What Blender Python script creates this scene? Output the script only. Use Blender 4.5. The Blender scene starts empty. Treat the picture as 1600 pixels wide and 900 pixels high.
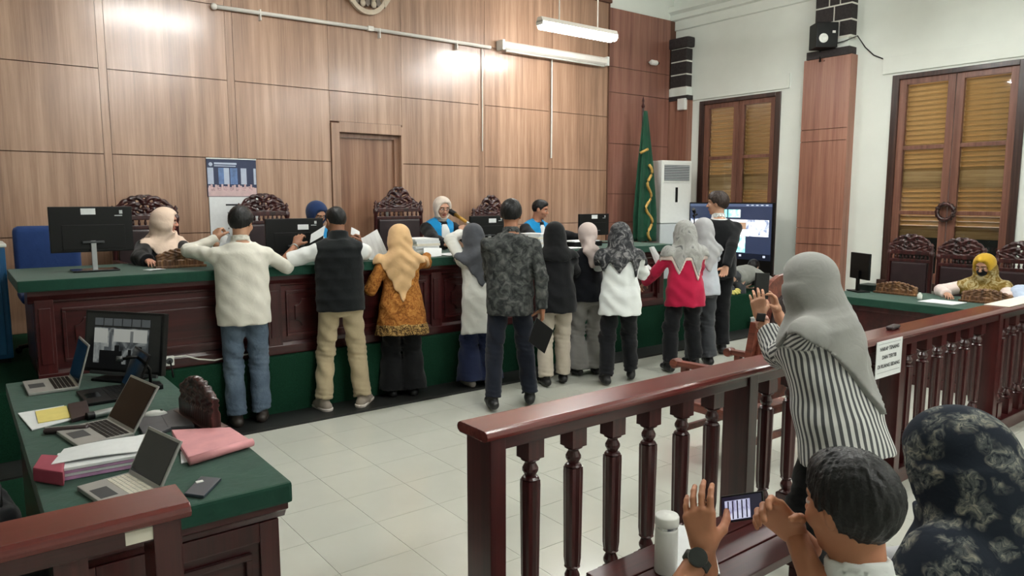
import bpy, bmesh, math, random
import numpy as np
from mathutils import Vector, Matrix

scene = bpy.context.scene
COL = scene.collection
random.seed(7)
R = math.radians

# ------------------------------------------------------------ camera, light, exposure
CAM_YAW, CAM_PITCH, CAM_H = R(52.47), math.atan(139 / 1134.5), 1.72
cd = bpy.data.cameras.new('camera')
cd.sensor_width = 36.0
cd.lens = 1134.5 / 1600 * 36.0
cd.clip_start = 0.05
cam = bpy.data.objects.new('camera', cd)
COL.objects.link(cam)
cam.location = (0, 0, CAM_H)
cam.rotation_euler = (R(90) - CAM_PITCH, 0, CAM_YAW - R(90))
scene.camera = cam

w = bpy.data.worlds.new('world')
scene.world = w
w.use_nodes = True
w.node_tree.nodes['Background'].inputs[0].default_value = (1.0, 0.96, 0.88, 1)
w.node_tree.nodes['Background'].inputs[1].default_value = 0.9

vs = scene.view_settings
scene.display_settings.display_device = 'sRGB'
vs.view_transform = 'Standard'
vs.look = 'None'
vs.exposure = 1.8
vs.gamma = 1.0
vs.use_curve_mapping = False
LAMP_POWER = 50.0
LAMP_COL = (0.985, 1.0, 0.975)
EMS = 2.0 ** -1.8        # screens keep their look at this exposure

# ------------------------------------------------------------ materials
MATS = {}


def s2l(c):
    return tuple(((v / 255) / 12.92 if v / 255 <= 0.04045 else ((v / 255 + 0.055) / 1.055) ** 2.4) for v in c)


def nodes(name):
    m = bpy.data.materials.new(name)
    m.use_nodes = True
    nt = m.node_tree
    b = nt.nodes['Principled BSDF']
    MATS[name] = m
    return m, nt, b


def L(nt, a, ao, b, bi):
    nt.links.new(a.outputs[ao], b.inputs[bi])


def coords(nt, scale=(1, 1, 1), kind='Object'):
    tc = nt.nodes.new('ShaderNodeTexCoord')
    mp = nt.nodes.new('ShaderNodeMapping')
    mp.inputs['Scale'].default_value = scale
    L(nt, tc, kind, mp, 'Vector')
    return mp


def noise(nt, mp, scale, detail=4, rough=0.5, dist=0.0):
    n = nt.nodes.new('ShaderNodeTexNoise')
    n.inputs['Scale'].default_value = scale
    n.inputs['Detail'].default_value = detail
    n.inputs['Roughness'].default_value = rough
    n.inputs['Distortion'].default_value = dist
    L(nt, mp, 0, n, 'Vector')
    return n


def ramp(nt, src, out, stops):
    r = nt.nodes.new('ShaderNodeValToRGB')
    el = r.color_ramp.elements
    while len(el) > 1:
        el.remove(el[-1])
    el[0].position, el[0].color = stops[0][0], (*stops[0][1], 1)
    for p, c in stops[1:]:
        e = el.new(p)
        e.color = (*c, 1)
    L(nt, src, out, r, 'Fac')
    return r


def bump(nt, b, src, out, strength=0.2, dist=0.01):
    bp = nt.nodes.new('ShaderNodeBump')
    bp.inputs['Strength'].default_value = strength
    bp.inputs['Distance'].default_value = dist
    L(nt, src, out, bp, 'Height')
    L(nt, bp, 0, b, 'Normal')


def plain(name, rgb, rough=0.5, metal=0.0, var=0.06, nscale=18.0, bstr=0.0, coat=0.0, spec=0.5):
    """rgb in 0-255 sRGB; a little procedural variation"""
    m, nt, b = nodes(name)
    c = s2l(rgb)
    mp = coords(nt)
    n = noise(nt, mp, nscale, 5)
    lo = tuple(max(0, v * (1 - var)) for v in c)
    hi = tuple(min(1, v * (1 + var)) for v in c)
    r = ramp(nt, n, 'Fac', [(0.3, lo), (0.7, hi)])
    L(nt, r, 0, b, 'Base Color')
    b.inputs['Roughness'].default_value = rough
    b.inputs['Metallic'].default_value = metal
    b.inputs['Specular IOR Level'].default_value = spec
    b.inputs['Coat Weight'].default_value = coat
    b.inputs['Coat Roughness'].default_value = 0.15
    if bstr:
        bump(nt, b, n, 'Fac', bstr, 0.004)
    return m


def fabric(name, rgb, var=0.10, scale=6.0, weave=420.0, rough=0.9, sheen=0.15, wr=0.16):
    """cloth: soft wrinkles and a fine weave as relief, slight tone variation"""
    m, nt, b = nodes(name)
    c = s2l(rgb)
    mp = coords(nt)
    n = noise(nt, mp, scale, 4, 0.55, 0.6)
    r = ramp(nt, n, 'Fac', [(0.3, tuple(v * (1 - var) for v in c)), (0.7, tuple(min(1, v * (1 + var)) for v in c))])
    L(nt, r, 0, b, 'Base Color')
    b.inputs['Roughness'].default_value = rough
    b.inputs['Specular IOR Level'].default_value = 0.2
    b.inputs['Sheen Weight'].default_value = sheen
    n2 = noise(nt, mp, weave, 2)
    n3 = noise(nt, mp, 13, 3, 0.5, 1.2)
    mx = nt.nodes.new('ShaderNodeMath')
    mx.operation = 'MULTIPLY_ADD'
    mx.inputs[1].default_value = 0.04
    L(nt, n2, 'Fac', mx, 0)
    L(nt, n3, 'Fac', mx, 2)
    bump(nt, b, mx, 0, wr, 0.02)
    return m


def pattern_fabric(name, base, cols, scale=14.0, dist=1.5, rough=0.9, detail=6.0, voro=None, thr=(0.42, 0.5, 0.6)):
    """printed cloth: blotchy or floral motif in two tones over a base"""
    m, nt, b = nodes(name)
    mp = coords(nt)
    if voro:
        w_ = noise(nt, mp, 22, 2)
        va = nt.nodes.new('ShaderNodeVectorMath')
        va.operation = 'MULTIPLY_ADD'
        va.inputs[1].default_value = (0.05, 0.05, 0.05)
        L(nt, w_, 'Color', va, 0)
        L(nt, mp, 0, va, 2)
        mp = va
    n = noise(nt, mp, scale, detail, 0.6, dist)
    a = s2l(base)
    c1, c2 = s2l(cols[0]), s2l(cols[1])
    r = ramp(nt, n, 'Fac', [(thr[0], a), (thr[1], c1), (thr[2], c2)])
    out = r
    if voro:
        v = nt.nodes.new('ShaderNodeTexVoronoi')
        v.inputs['Scale'].default_value = voro
        L(nt, mp, 0, v, 'Vector')
        rv = ramp(nt, v, 'Distance', [(0.0, (1, 1, 1)), (0.38, (1, 1, 1)), (0.60, (0, 0, 0))])
        mx = nt.nodes.new('ShaderNodeMix')
        mx.data_type = 'RGBA'
        L(nt, rv, 0, mx, 'Factor')
        mx.inputs['A'].default_value = (*a, 1)
        L(nt, r, 0, mx, 'B')
        L(nt, mx, 2, b, 'Base Color')
    else:
        L(nt, r, 0, b, 'Base Color')
    b.inputs['Roughness'].default_value = rough
    b.inputs['Specular IOR Level'].default_value = 0.2
    n3 = noise(nt, mp, 13, 3, 0.5, 1.2)
    bump(nt, b, n3, 'Fac', 0.16, 0.02)
    return m


def wood(name, dark, mid, light, rough=0.35, axis='z', freq=1.0, coat=0.0, spec=0.5, bstr=0.05):
    """veneer: grain drawn out along one axis, with broad tone bands"""
    m, nt, b = nodes(name)
    st = {'z': (1, 1, 0.035), 'x': (0.035, 1, 1), 'y': (1, 0.035, 1)}[axis]
    mp = coords(nt, st)
    n1 = noise(nt, mp, 2.4 * freq, 3, 0.6, 0.3)
    n2 = noise(nt, mp, 55 * freq, 4, 0.7, 0.2)
    n4 = noise(nt, mp, 12 * freq, 3, 0.6, 0.1)
    def madd(src, k, prev):
        ma = nt.nodes.new('ShaderNodeMath')
        ma.operation = 'MULTIPLY_ADD'
        ma.inputs[1].default_value = k
        L(nt, src, 'Fac', ma, 0)
        if prev is None:
            ma.inputs[2].default_value = -1.25
        else:
            L(nt, prev, 0, ma, 2)
        return ma
    mb = madd(n2, 0.9, madd(n4, 1.5, madd(n1, 1.1, None)))
    r = ramp(nt, mb, 0, [(0.18, s2l(dark)), (0.5, s2l(mid)), (0.85, s2l(light))])
    L(nt, r, 0, b, 'Base Color')
    b.inputs['Roughness'].default_value = rough
    b.inputs['Specular IOR Level'].default_value = spec
    b.inputs['Coat Weight'].default_value = coat
    b.inputs['Coat Roughness'].default_value = 0.2
    bump(nt, b, n2, 'Fac', bstr, 0.002)
    return m


def glow(name, rgb, strength):
    m, nt, b = nodes(name)
    c = s2l(rgb)
    b.inputs['Base Color'].default_value = (*[v * 0.2 for v in c], 1)
    b.inputs['Emission Color'].default_value = (*c, 1)
    b.inputs['Emission Strength'].default_value = strength * EMS
    b.inputs['Roughness'].default_value = 0.3
    return m


def noisy_glow(name, stops, scale, strength, dist=0.8, stretch=(1, 1, 1)):
    """a lit screen picture: soft blotches of the given tones"""
    m, nt, b = nodes(name)
    mp = coords(nt, stretch)
    n = noise(nt, mp, scale, 5, 0.6, dist)
    r = ramp(nt, n, 'Fac', [(p, s2l(c)) for p, c in stops])
    b.inputs['Base Color'].default_value = (0.02, 0.02, 0.02, 1)
    L(nt, r, 0, b, 'Emission Color')
    b.inputs['Emission Strength'].default_value = strength * EMS
    b.inputs['Roughness'].default_value = 0.25
    return m


def glass(name, tint=(1, 1, 1)):
    m, nt, b = nodes(name)
    nt.nodes.remove(b)
    out = nt.nodes['Material Output']
    tr = nt.nodes.new('ShaderNodeBsdfTransparent')
    tr.inputs[0].default_value = (*tint, 1)
    gl = nt.nodes.new('ShaderNodeBsdfGlossy')
    gl.inputs['Roughness'].default_value = 0.03
    fr = nt.nodes.new('ShaderNodeFresnel')
    fr.inputs[0].default_value = 1.45
    mx = nt.nodes.new('ShaderNodeMixShader')
    L(nt, fr, 0, mx, 0)
    L(nt, tr, 0, mx, 1)
    L(nt, gl, 0, mx, 2)
    L(nt, mx, 0, out, 'Surface')
    return m


wood('panel_wood', (134, 101, 80), (160, 124, 100), (182, 147, 122), rough=0.36, axis='z', freq=1.0, spec=0.5, coat=0.7)
wood('panel_wood_red', (118, 76, 64), (138, 93, 79), (154, 109, 94), rough=0.36, axis='z', spec=0.45, coat=0.3)
wood('door_wood', (122, 86, 66), (144, 106, 83), (164, 126, 102), rough=0.36, axis='z', freq=0.8, spec=0.45, coat=0.1)
wood('pilaster_wood', (122, 80, 64), (144, 98, 80), (162, 117, 98), rough=0.4, axis='z', freq=1.2)
wood('mahogany', (46, 13, 15), (62, 20, 21), (76, 28, 28), rough=0.3, axis='x', spec=0.5, coat=0.25)
wood('mahogany_up', (47, 13, 15), (64, 21, 22), (78, 29, 29), rough=0.3, axis='z', spec=0.5, coat=0.25)
wood('rail_wood', (78, 24, 23), (96, 34, 31), (112, 46, 40), rough=0.24, axis='x', spec=0.5, coat=0.35)
wood('carved_wood', (30, 10, 10), (54, 20, 20), (76, 34, 30), rough=0.35, axis='z', freq=3, coat=0.2)
wood('plate_wood', (66, 42, 26), (106, 72, 46), (146, 108, 72), rough=0.45, axis='z', freq=3)
wood('chair_wood', (74, 32, 22), (108, 52, 38), (134, 72, 54), rough=0.35, axis='y', freq=2, coat=0.2)
wood('window_wood', (98, 62, 50), (118, 78, 63), (134, 93, 77), rough=0.4, axis='z', freq=2)
wood('window_dark', (34, 20, 16), (52, 32, 26), (72, 48, 40), rough=0.32, axis='z', freq=2, coat=0.3)
wood('slat_wood', (146, 117, 72), (178, 146, 94), (204, 175, 124), rough=0.5, axis='y', freq=2)
plain('groove_dark', (92, 60, 44), 0.8)
plain('wall_white', (226, 230, 222), 0.75, var=0.02, nscale=4)
plain('ceiling_white', (235, 235, 228), 0.85, var=0.02)
plain('tile', (200, 201, 190), 0.13, var=0.035, nscale=3.0, spec=0.45)
plain('grout', (150, 149, 140), 0.7)
plain('carpet_green', (22, 56, 40), 0.97, var=0.18, nscale=120, bstr=0.4, spec=0.1)
fabric('cloth_green', (28, 68, 54), 0.12, 8, 600, 0.92, 0.2, 0.15)
plain('black_strip', (30, 31, 30), 0.55, var=0.2, nscale=10)
plain('black_plastic', (8, 8, 9), 0.42, var=0.1, spec=0.3)
plain('black_gloss', (9, 10, 12), 0.18, var=0.05)
plain('dark_grey', (62, 64, 66), 0.5)
plain('silver', (190, 192, 194), 0.3, 0.75, var=0.03)
plain('laptop_silver', (176, 176, 172), 0.38, 0.4, var=0.03)
plain('white_plastic', (226, 226, 220), 0.42, var=0.02)
plain('ac_grey', (196, 200, 200), 0.5, var=0.02)
plain('white_metal', (222, 216, 208), 0.4, var=0.03)
plain('paper', (226, 228, 228), 0.8, var=0.03, nscale=30)
plain('paper_warm', (226, 220, 204), 0.8, var=0.04, nscale=30)
plain('paper_yellow', (226, 208, 120), 0.8, var=0.05)
plain('paper_ink', (120, 122, 126), 0.8)
plain('ink', (40, 40, 44), 0.8)
plain('stone_black', (46, 40, 40), 0.75, var=0.35, nscale=30, bstr=0.5)
plain('mortar', (222, 220, 210), 0.85)
plain('brass', (176, 134, 60), 0.35, 0.8)
plain('gold', (190, 152, 78), 0.55, 0.15, var=0.15)
plain('steel', (200, 200, 200), 0.25, 0.9)
plain('leather_dark', (44, 30, 32), 0.4, var=0.2, nscale=12, bstr=0.2)
fabric('blue_fabric', (38, 62, 112), 0.1, 8)
plain('blue_plastic', (26, 92, 140), 0.45)
fabric('flag_green', (28, 70, 50), 0.18, 5)
plain('emblem_gold', (196, 180, 160), 0.45, 0.1, var=0.1)
plain('emblem_dark', (120, 108, 98), 0.5, var=0.15)
plain('cable_white', (206, 204, 196), 0.5)
plain('cable_black', (20, 20, 22), 0.5)
plain('orange', (226, 92, 40), 0.5)
plain('pink_folder', (214, 148, 152), 0.55, var=0.1, nscale=14)
plain('red_folder', (158, 66, 84), 0.55, var=0.1, nscale=14)
plain('lilac_paper', (196, 150, 190), 0.7, var=0.14, nscale=26)
plain('grey_leather', (74, 74, 78), 0.5, var=0.1, bstr=0.15)
plain('phone_grey', (64, 72, 82), 0.3, 0.3)
plain('screen_off', (18, 17, 18), 0.12, var=0.02)
plain('photo_blue', (36, 46, 78), 0.5)
plain('photo_sky', (92, 120, 168), 0.5, var=0.3)
plain('photo_column', (176, 186, 204), 0.5)
plain('photo_crowd', (196, 164, 166), 0.6, var=0.4, nscale=60)
plain('photo_pale', (206, 178, 178), 0.6, var=0.1)
glass('pane_glass')
glow('tube_glow', (255, 253, 250), 1.0)
glow('fat_tube_glow', (255, 253, 250), 1.0)
for m_, k_ in (('tube_glow', 1.0), ('fat_tube_glow', 0.42)):
    MATS[m_].node_tree.nodes['Principled BSDF'].inputs['Emission Color'].default_value = (*LAMP_COL, 1)
    MATS[m_].node_tree.nodes['Principled BSDF'].inputs['Emission Strength'].default_value = LAMP_POWER * k_


# ------------------------------------------------------------ object helpers
def tag(o, label=None, cat=None, group=None, kind=None):
    if label:
        o['label'] = label
    if cat:
        o['category'] = cat
    if group:
        o['group'] = group
    if kind:
        o['kind'] = kind
    return o


def empty(name, loc=(0, 0, 0), rz=0.0, label=None, cat=None, group=None, parent=None):
    o = bpy.data.objects.new(name, None)
    o.empty_display_size = 0.1
    COL.objects.link(o)
    o.location = loc
    o.rotation_euler = (0, 0, rz)
    if parent:
        o.parent = parent
    return tag(o, label, cat, group)


def link(name, me, mat, parent=None, smooth=False):
    o = bpy.data.objects.new(name, me)
    COL.objects.link(o)
    if mat is not None:
        me.materials.append(MATS[mat] if isinstance(mat, str) else mat)
    if smooth:
        me.polygons.foreach_set('use_smooth', [True] * len(me.polygons))
    if parent:
        o.parent = parent
    return o


def copy_tree(o, parent=None):
    c = o.copy()
    COL.objects.link(c)
    c.parent = parent
    for ch in list(o.children):
        copy_tree(ch, c)
    return c


class MB:
    """collects simple solids and links them as one mesh object"""

    def __init__(self):
        self.v, self.f = [], []

    def add(self, vs, fs, M=None):
        n = len(self.v)
        if M is not None:
            vs = [tuple(M @ Vector(p)) for p in vs]
        self.v += [tuple(p) for p in vs]
        self.f += [tuple(i + n for i in f) for f in fs]
        return self

    def box(self, x0, x1, y0, y1, z0, z1, M=None):
        vs = [(x, y, z) for z in (z0, z1) for y in (y0, y1) for x in (x0, x1)]
        return self.add(vs, [(0, 2, 3, 1), (4, 5, 7, 6), (0, 1, 5, 4), (2, 6, 7, 3), (0, 4, 6, 2), (1, 3, 7, 5)], M)

    def lathe(self, prof, c=(0, 0, 0), n=16, M=None, axis='z'):
        vs, fs = [], []
        for r, z in prof:
            for i in range(n):
                a = 2 * math.pi * i / n
                vs.append((r * math.cos(a), r * math.sin(a), z))
        k = len(prof)
        for j in range(k - 1):
            for i in range(n):
                fs.append((j * n + i, j * n + (i + 1) % n, (j + 1) * n + (i + 1) % n, (j + 1) * n + i))
        fs.append(tuple(reversed(range(n))))
        fs.append(tuple((k - 1) * n + i for i in range(n)))
        T = Matrix.Translation(c)
        if axis == 'x':
            T = T @ Matrix.Rotation(R(90), 4, 'Y')
        if axis == 'y':
            T = T @ Matrix.Rotation(R(-90), 4, 'X')
        return self.add(vs, fs, (M @ T) if M is not None else T)

    def tube(self, pts, r, n=8, M=None, r2=None):
        pts = [Vector(p) for p in pts]
        vs, fs = [], []
        k = len(pts)
        up = Vector((0, 0, 1))
        for j, p in enumerate(pts):
            d = (pts[min(j + 1, k - 1)] - pts[max(j - 1, 0)]).normalized()
            if abs(d.dot(up)) > 0.95:
                s = d.cross(Vector((1, 0, 0))).normalized()
            else:
                s = d.cross(up).normalized()
            t = s.cross(d)
            rr = r if r2 is None else r + (r2 - r) * j / (k - 1)
            for i in range(n):
                a = 2 * math.pi * i / n
                vs.append(p + s * (rr * math.cos(a)) + t * (rr * math.sin(a)))
        for j in range(k - 1):
            for i in range(n):
                fs.append((j * n + i, j * n + (i + 1) % n, (j + 1) * n + (i + 1) % n, (j + 1) * n + i))
        fs.append(tuple(reversed(range(n))))
        fs.append(tuple((k - 1) * n + i for i in range(n)))
        return self.add(vs, fs, M)

    def prism(self, poly, d0, d1, plane='xz', M=None):
        """poly outline in a plane, extruded between d0 and d1 along the third axis"""
        def p3(a, b, d):
            return {'xz': (a, d, b), 'yz': (d, a, b), 'xy': (a, b, d)}[plane]
        n = len(poly)
        vs = [p3(a, b, d0) for a, b in poly] + [p3(a, b, d1) for a, b in poly]
        fs = [tuple(range(n)), tuple(reversed(range(n, 2 * n)))]
        for i in range(n):
            j = (i + 1) % n
            fs.append((i, i + n, j + n, j))
        return self.add(vs, fs, M)

    def sphere(self, c, r, n=12, sc=(1, 1, 1), M=None):
        prof = [(max(1e-4, r * math.sin(math.pi * i / (n // 2 + 2))), -r * math.cos(math.pi * i / (n // 2 + 2))) for i in range(n // 2 + 3)]
        T = Matrix.Translation(c) @ Matrix.Diagonal((*sc, 1))
        return self.lathe(prof, (0, 0, 0), n, (M @ T) if M is not None else T)

    def mesh(self, name, bev=0.0, seg=2):
        me = bpy.data.meshes.new(name)
        me.from_pydata(self.v, [], self.f)
        bm = bmesh.new()
        bm.from_mesh(me)
        bmesh.ops.recalc_face_normals(bm, faces=bm.faces)
        if bev:
            es = [e for e in bm.edges if len(e.link_faces) == 2 and e.calc_face_angle(0) > 0.5]
            bmesh.ops.bevel(bm, geom=es, offset=bev, segments=seg, affect='EDGES', profile=0.7, clamp_overlap=True)
        bm.to_mesh(me)
        bm.free()
        return me

    def build(self, name, mat, parent=None, bev=0.0, smooth=False, seg=2):
        return link(name, self.mesh(name, bev, seg), mat, parent, smooth)


def bx(name, mat, parent, x0, x1, y0, y1, z0, z1, bev=0.0, M=None):
    return MB().box(x0, x1, y0, y1, z0, z1, M).build(name, mat, parent, bev)


def struct(o):
    o['kind'] = 'structure'
    return o


def TR(x, y, z, rz=0, rx=0, ry=0):
    return Matrix.Translation((x, y, z)) @ Matrix.Rotation(rz, 4, 'Z') @ Matrix.Rotation(ry, 4, 'Y') @ Matrix.Rotation(rx, 4, 'X')


# ------------------------------------------------------------ implicit surfaces (bodies, cloth, carving)
def rc(a, b, ra, rb):
    """tapered capsule"""
    a = np.asarray(a, np.float32)
    b = np.asarray(b, np.float32)
    ba = b - a
    q = float(ba @ ba) + 1e-9

    def fn(P):
        pa = P - a
        t = np.clip(pa @ ba / q, 0, 1)
        return np.linalg.norm(pa - t[:, None] * ba, axis=1) - (ra + (rb - ra) * t)
    r = max(ra, rb)
    fn.box = (np.minimum(a, b) - r, np.maximum(a, b) + r)
    return fn


def ell(c, rad, M=None):
    """ellipsoid; M: 3x3 whose columns are its axes"""
    c = np.asarray(c, np.float32)
    rad = np.asarray(rad, np.float32)
    M_ = None if M is None else np.asarray(M, np.float32)

    def fn(P):
        q = P - c
        if M_ is not None:
            q = q @ M_
        k0 = np.linalg.norm(q / rad, axis=1)
        k1 = np.linalg.norm(q / (rad * rad), axis=1) + 1e-9
        return k0 * (k0 - 1) / k1
    r = rad.max() if M is not None else rad
    fn.box = (c - r, c + r)
    return fn


def loft(o, M, prof, yscale=1.0):
    """elliptic sections along the z axis of a frame; prof rows: z, rx, ry, y-offset"""
    o = np.asarray(o, np.float32)
    M = np.asarray(M, np.float32)
    pr = np.asarray(prof, np.float32)
    zs = pr[:, 0]

    def fn(P):
        q = (P - o) @ M
        z = q[:, 2]
        rx = np.interp(z, zs, pr[:, 1])
        ry = np.interp(z, zs, pr[:, 2])
        y = q[:, 1] - np.interp(z, zs, pr[:, 3])
        m = np.minimum(rx, ry)
        k0 = np.sqrt((q[:, 0] / rx) ** 2 + (y / ry) ** 2)
        k1 = np.sqrt((q[:, 0] / rx ** 2) ** 2 + (y / ry ** 2) ** 2) + 1e-6
        d = np.where(k0 < 0.05, -m, k0 * (k0 - 1) / k1)
        dz = np.maximum(zs[0] - z, z - zs[-1])
        return np.where(dz > 0, np.sqrt(np.maximum(d, 0) ** 2 + np.maximum(dz, 0) ** 2), np.maximum(d, dz))
    r = float(pr[:, 1:3].max() + abs(pr[:, 3]).max())
    e = [o + M[:, 2] * zs[0], o + M[:, 2] * zs[-1]]
    fn.box = (np.minimum(*e) - r, np.maximum(*e) + r)
    return fn


def rbox(c, half, r=0.01, M=None):
    c = np.asarray(c, np.float32)
    half = np.asarray(half, np.float32)
    M_ = None if M is None else np.asarray(M, np.float32)

    def fn(P):
        q = P - c
        if M_ is not None:
            q = q @ M_
        q = np.abs(q) - half + r
        return np.linalg.norm(np.maximum(q, 0), axis=1) + np.minimum(q.max(axis=1), 0) - r
    e = np.full(3, float(np.linalg.norm(half))) if M is not None else half
    fn.box = (c - e, c + e)
    return fn


def smin(a, b, k):
    if k <= 0:
        return np.minimum(a, b)
    h = np.clip(0.5 + 0.5 * (b - a) / k, 0, 1)
    return b + (a - b) * h - k * h * (1 - h)


class S:
    """smooth union of shapes, then cuts and ripples"""

    def __init__(self, k=0.02):
        self.p, self.k, self.post = [], k, []

    def u(self, fn, k=None):
        self.p.append((fn, self.k if k is None else k))
        return self

    def cut(self, g):
        """keep where g(P) < 0"""
        self.post.append(lambda d, P: np.maximum(d, g(P)))
        return self

    def sub(self, fn, k=0.0):
        self.post.append(lambda d, P: -smin(-d, fn(P), k) if k else np.maximum(d, -fn(P)))
        return self

    def ripple(self, g):
        self.post.append(lambda d, P: d + g(P))
        return self

    def join(self, fn, k=0.0):
        self.post.append(lambda d, P: smin(d, fn(P), k))
        self.extra = getattr(self, 'extra', []) + [fn.box]
        return self

    def __call__(self, P):
        d = None
        for fn, k in self.p:
            e = fn(P)
            d = e if d is None else smin(d, e, k)
        for g in self.post:
            d = g(d, P)
        return d.astype(np.float32)

    @property
    def box(self):
        bs = [fn.box for fn, _ in self.p] + getattr(self, 'extra', [])
        return np.min([b[0] for b in bs], axis=0), np.max([b[1] for b in bs], axis=0)


def polygonize(fn, h, pad=0.02, B=6):
    """surface nets on a sparse block grid; returns verts (N,3), quads (M,4)"""
    lo, hi = fn.box
    lo = np.asarray(lo, np.float32) - pad - 2 * h
    hi = np.asarray(hi, np.float32) + pad + 2 * h
    nb = np.ceil((hi - lo) / (h * B)).astype(int) + 1
    g = np.stack(np.meshgrid(*[np.arange(n) for n in nb], indexing='ij'), -1).reshape(-1, 3)
    ctr = (lo + (g + 0.5) * (B * h)).astype(np.float32)
    d = fn(ctr)
    keep = np.abs(d) < B * h * 1.5 + 0.012
    n = nb * B
    D = np.repeat(np.repeat(np.repeat(np.sign(d).reshape(nb), B, 0), B, 1), B, 2).astype(np.float32)
    D[D == 0] = 1
    off = np.stack(np.meshgrid(*[np.arange(B)] * 3, indexing='ij'), -1).reshape(-1, 3)
    gi = (g[keep][:, None, :] * B + off[None]).reshape(-1, 3)
    P = (lo + (gi + 0.5) * h).astype(np.float32)
    D[gi[:, 0], gi[:, 1], gi[:, 2]] = fn(P)
    neg = D < 0
    c = neg[:-1, :-1, :-1].astype(np.int8)
    s = np.zeros_like(c)
    for i in (0, 1):
        for j in (0, 1):
            for k in (0, 1):
                s += neg[i:n[0] - 1 + i, j:n[1] - 1 + j, k:n[2] - 1 + k]
    act = np.argwhere((s > 0) & (s < 8))
    idx = np.full(s.shape, -1, np.int64)
    idx[act[:, 0], act[:, 1], act[:, 2]] = np.arange(len(act))
    cor = np.array([(i, j, k) for i in (0, 1) for j in (0, 1) for k in (0, 1)])
    val = np.stack([D[act[:, 0] + o[0], act[:, 1] + o[1], act[:, 2] + o[2]] for o in cor], 1)
    acc = np.zeros((len(act), 3), np.float32)
    cnt = np.zeros(len(act), np.float32)
    for a in range(8):
        for b in range(a + 1, 8):
            if np.abs(cor[a] - cor[b]).sum() != 1:
                continue
            va, vb = val[:, a], val[:, b]
            m = (va < 0) != (vb < 0)
            t = np.where(m, va / (va - vb + 1e-12), 0)
            p = cor[a] + t[:, None] * (cor[b] - cor[a])
            acc += np.where(m[:, None], p, 0)
            cnt += m
    V = lo + (act + 0.5 + acc / np.maximum(cnt, 1)[:, None]) * h
    Q = []
    for ax in range(3):
        sl0 = [slice(1, -1)] * 3
        sl1 = [slice(1, -1)] * 3
        sl0[ax] = slice(0, n[ax] - 1)
        sl1[ax] = slice(1, n[ax])
        m = neg[tuple(sl0)] != neg[tuple(sl1)]
        e = np.argwhere(m)
        if not len(e):
            continue
        o = np.ones(3, int)
        o[ax] = 0
        e = e + o
        inside = neg[e[:, 0], e[:, 1], e[:, 2]]
        u, w_ = [(1, 2), (2, 0), (0, 1)][ax]
        du = np.zeros(3, int)
        dw = np.zeros(3, int)
        du[u] = 1
        dw[w_] = 1
        q = np.stack([idx[tuple((e - du - dw).T)], idx[tuple((e - dw).T)], idx[tuple(e.T)], idx[tuple((e - du).T)]], 1)
        q[~inside] = q[~inside][:, ::-1]
        Q.append(q)
    Q = np.concatenate(Q)
    Q = Q[(Q >= 0).all(1)]
    return V.astype(np.float32), Q


def mesh_from(name, parts, attrs=None):
    """parts: list of (V, Q); one mesh, smooth shaded"""
    off = 0
    Vs, Qs = [], []
    for V, Q in parts:
        Vs.append(V)
        Qs.append(Q + off)
        off += len(V)
    V = np.concatenate(Vs)
    Q = np.concatenate(Qs)
    me = bpy.data.meshes.new(name)
    me.vertices.add(len(V))
    me.vertices.foreach_set('co', V.ravel())
    me.loops.add(len(Q) * 4)
    me.loops.foreach_set('vertex_index', Q.ravel().astype(np.int32))
    me.polygons.add(len(Q))
    me.polygons.foreach_set('loop_start', np.arange(0, len(Q) * 4, 4, dtype=np.int32))
    me.polygons.foreach_set('use_smooth', np.ones(len(Q), bool))
    me.update(calc_edges=True)
    return me


def sdf_obj(name, fn, h, mat, parent=None):
    return link(name, mesh_from(name, [polygonize(fn, h)]), mat, parent)

# ============================================================ the room
X_L, X_R, Y_N, Y_B, Z_C = -3.2, 9.6, -3.4, 8.2, 5.3
# floor: grout bed, then tiles
floor = struct(bx('floor', 'grout', None, X_L, X_R, Y_N, 5.62, -0.15, -0.004))
TS = 0.3845
tx0, ty0 = 1.30 - 2 * TS, 3.0 - 5 * TS
tile_me = MB().box(0.0012, TS - 0.0012, 0.0012, TS - 0.0012, -0.012, 0).mesh('tile')
tile_me.materials.append(MATS['tile'])
rest = MB()
for i in range(-10, 25):
    for j in range(-7, 12):
        x, y = tx0 + i * TS, ty0 + j * TS
        if x < -3.1 or x + TS > 9.75 or y + TS < -3.2:
            continue
        if 0 <= i <= 23 and 0 <= j <= 10 and not (j == 0 and i > 14):
            o = bpy.data.objects.new('tile', tile_me)
            COL.objects.link(o)
            o.location = (x, y, 0)
            o.parent = floor
        else:
            rest.box(x + 0.0012, x + TS - 0.0012, y + 0.0012, min(y + TS, 5.28) - 0.0012, -0.012, 0)
o = rest.build('tile_field', 'tile', floor)
o['kind'] = 'stuff'
struct(bx('floor_carpet', 'carpet_green', None, X_L + 0.02, 0.52, 2.2, 5.26, 0.0, 0.012))
struct(bx('trim_1', 'black_strip', None, X_L, X_R, 5.28, 5.62, -0.01, 0.018))
struct(bx('floor_podium', 'carpet_green', None, X_L, X_R, 5.62, Y_B, 0, 0.48, 0.015))
struct(bx('ceiling', 'ceiling_white', None, X_L - 0.1, X_R + 0.2, Y_N - 0.1, Y_B + 0.2, Z_C, Z_C + 0.1))
struct(bx('wall_left', 'wall_white', None, X_L - 0.15, X_L, Y_N, Y_B, -0.1, Z_C))
struct(bx('wall_rear', 'wall_white', None, X_L, X_R, Y_N - 0.15, Y_N, -0.1, Z_C))

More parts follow.
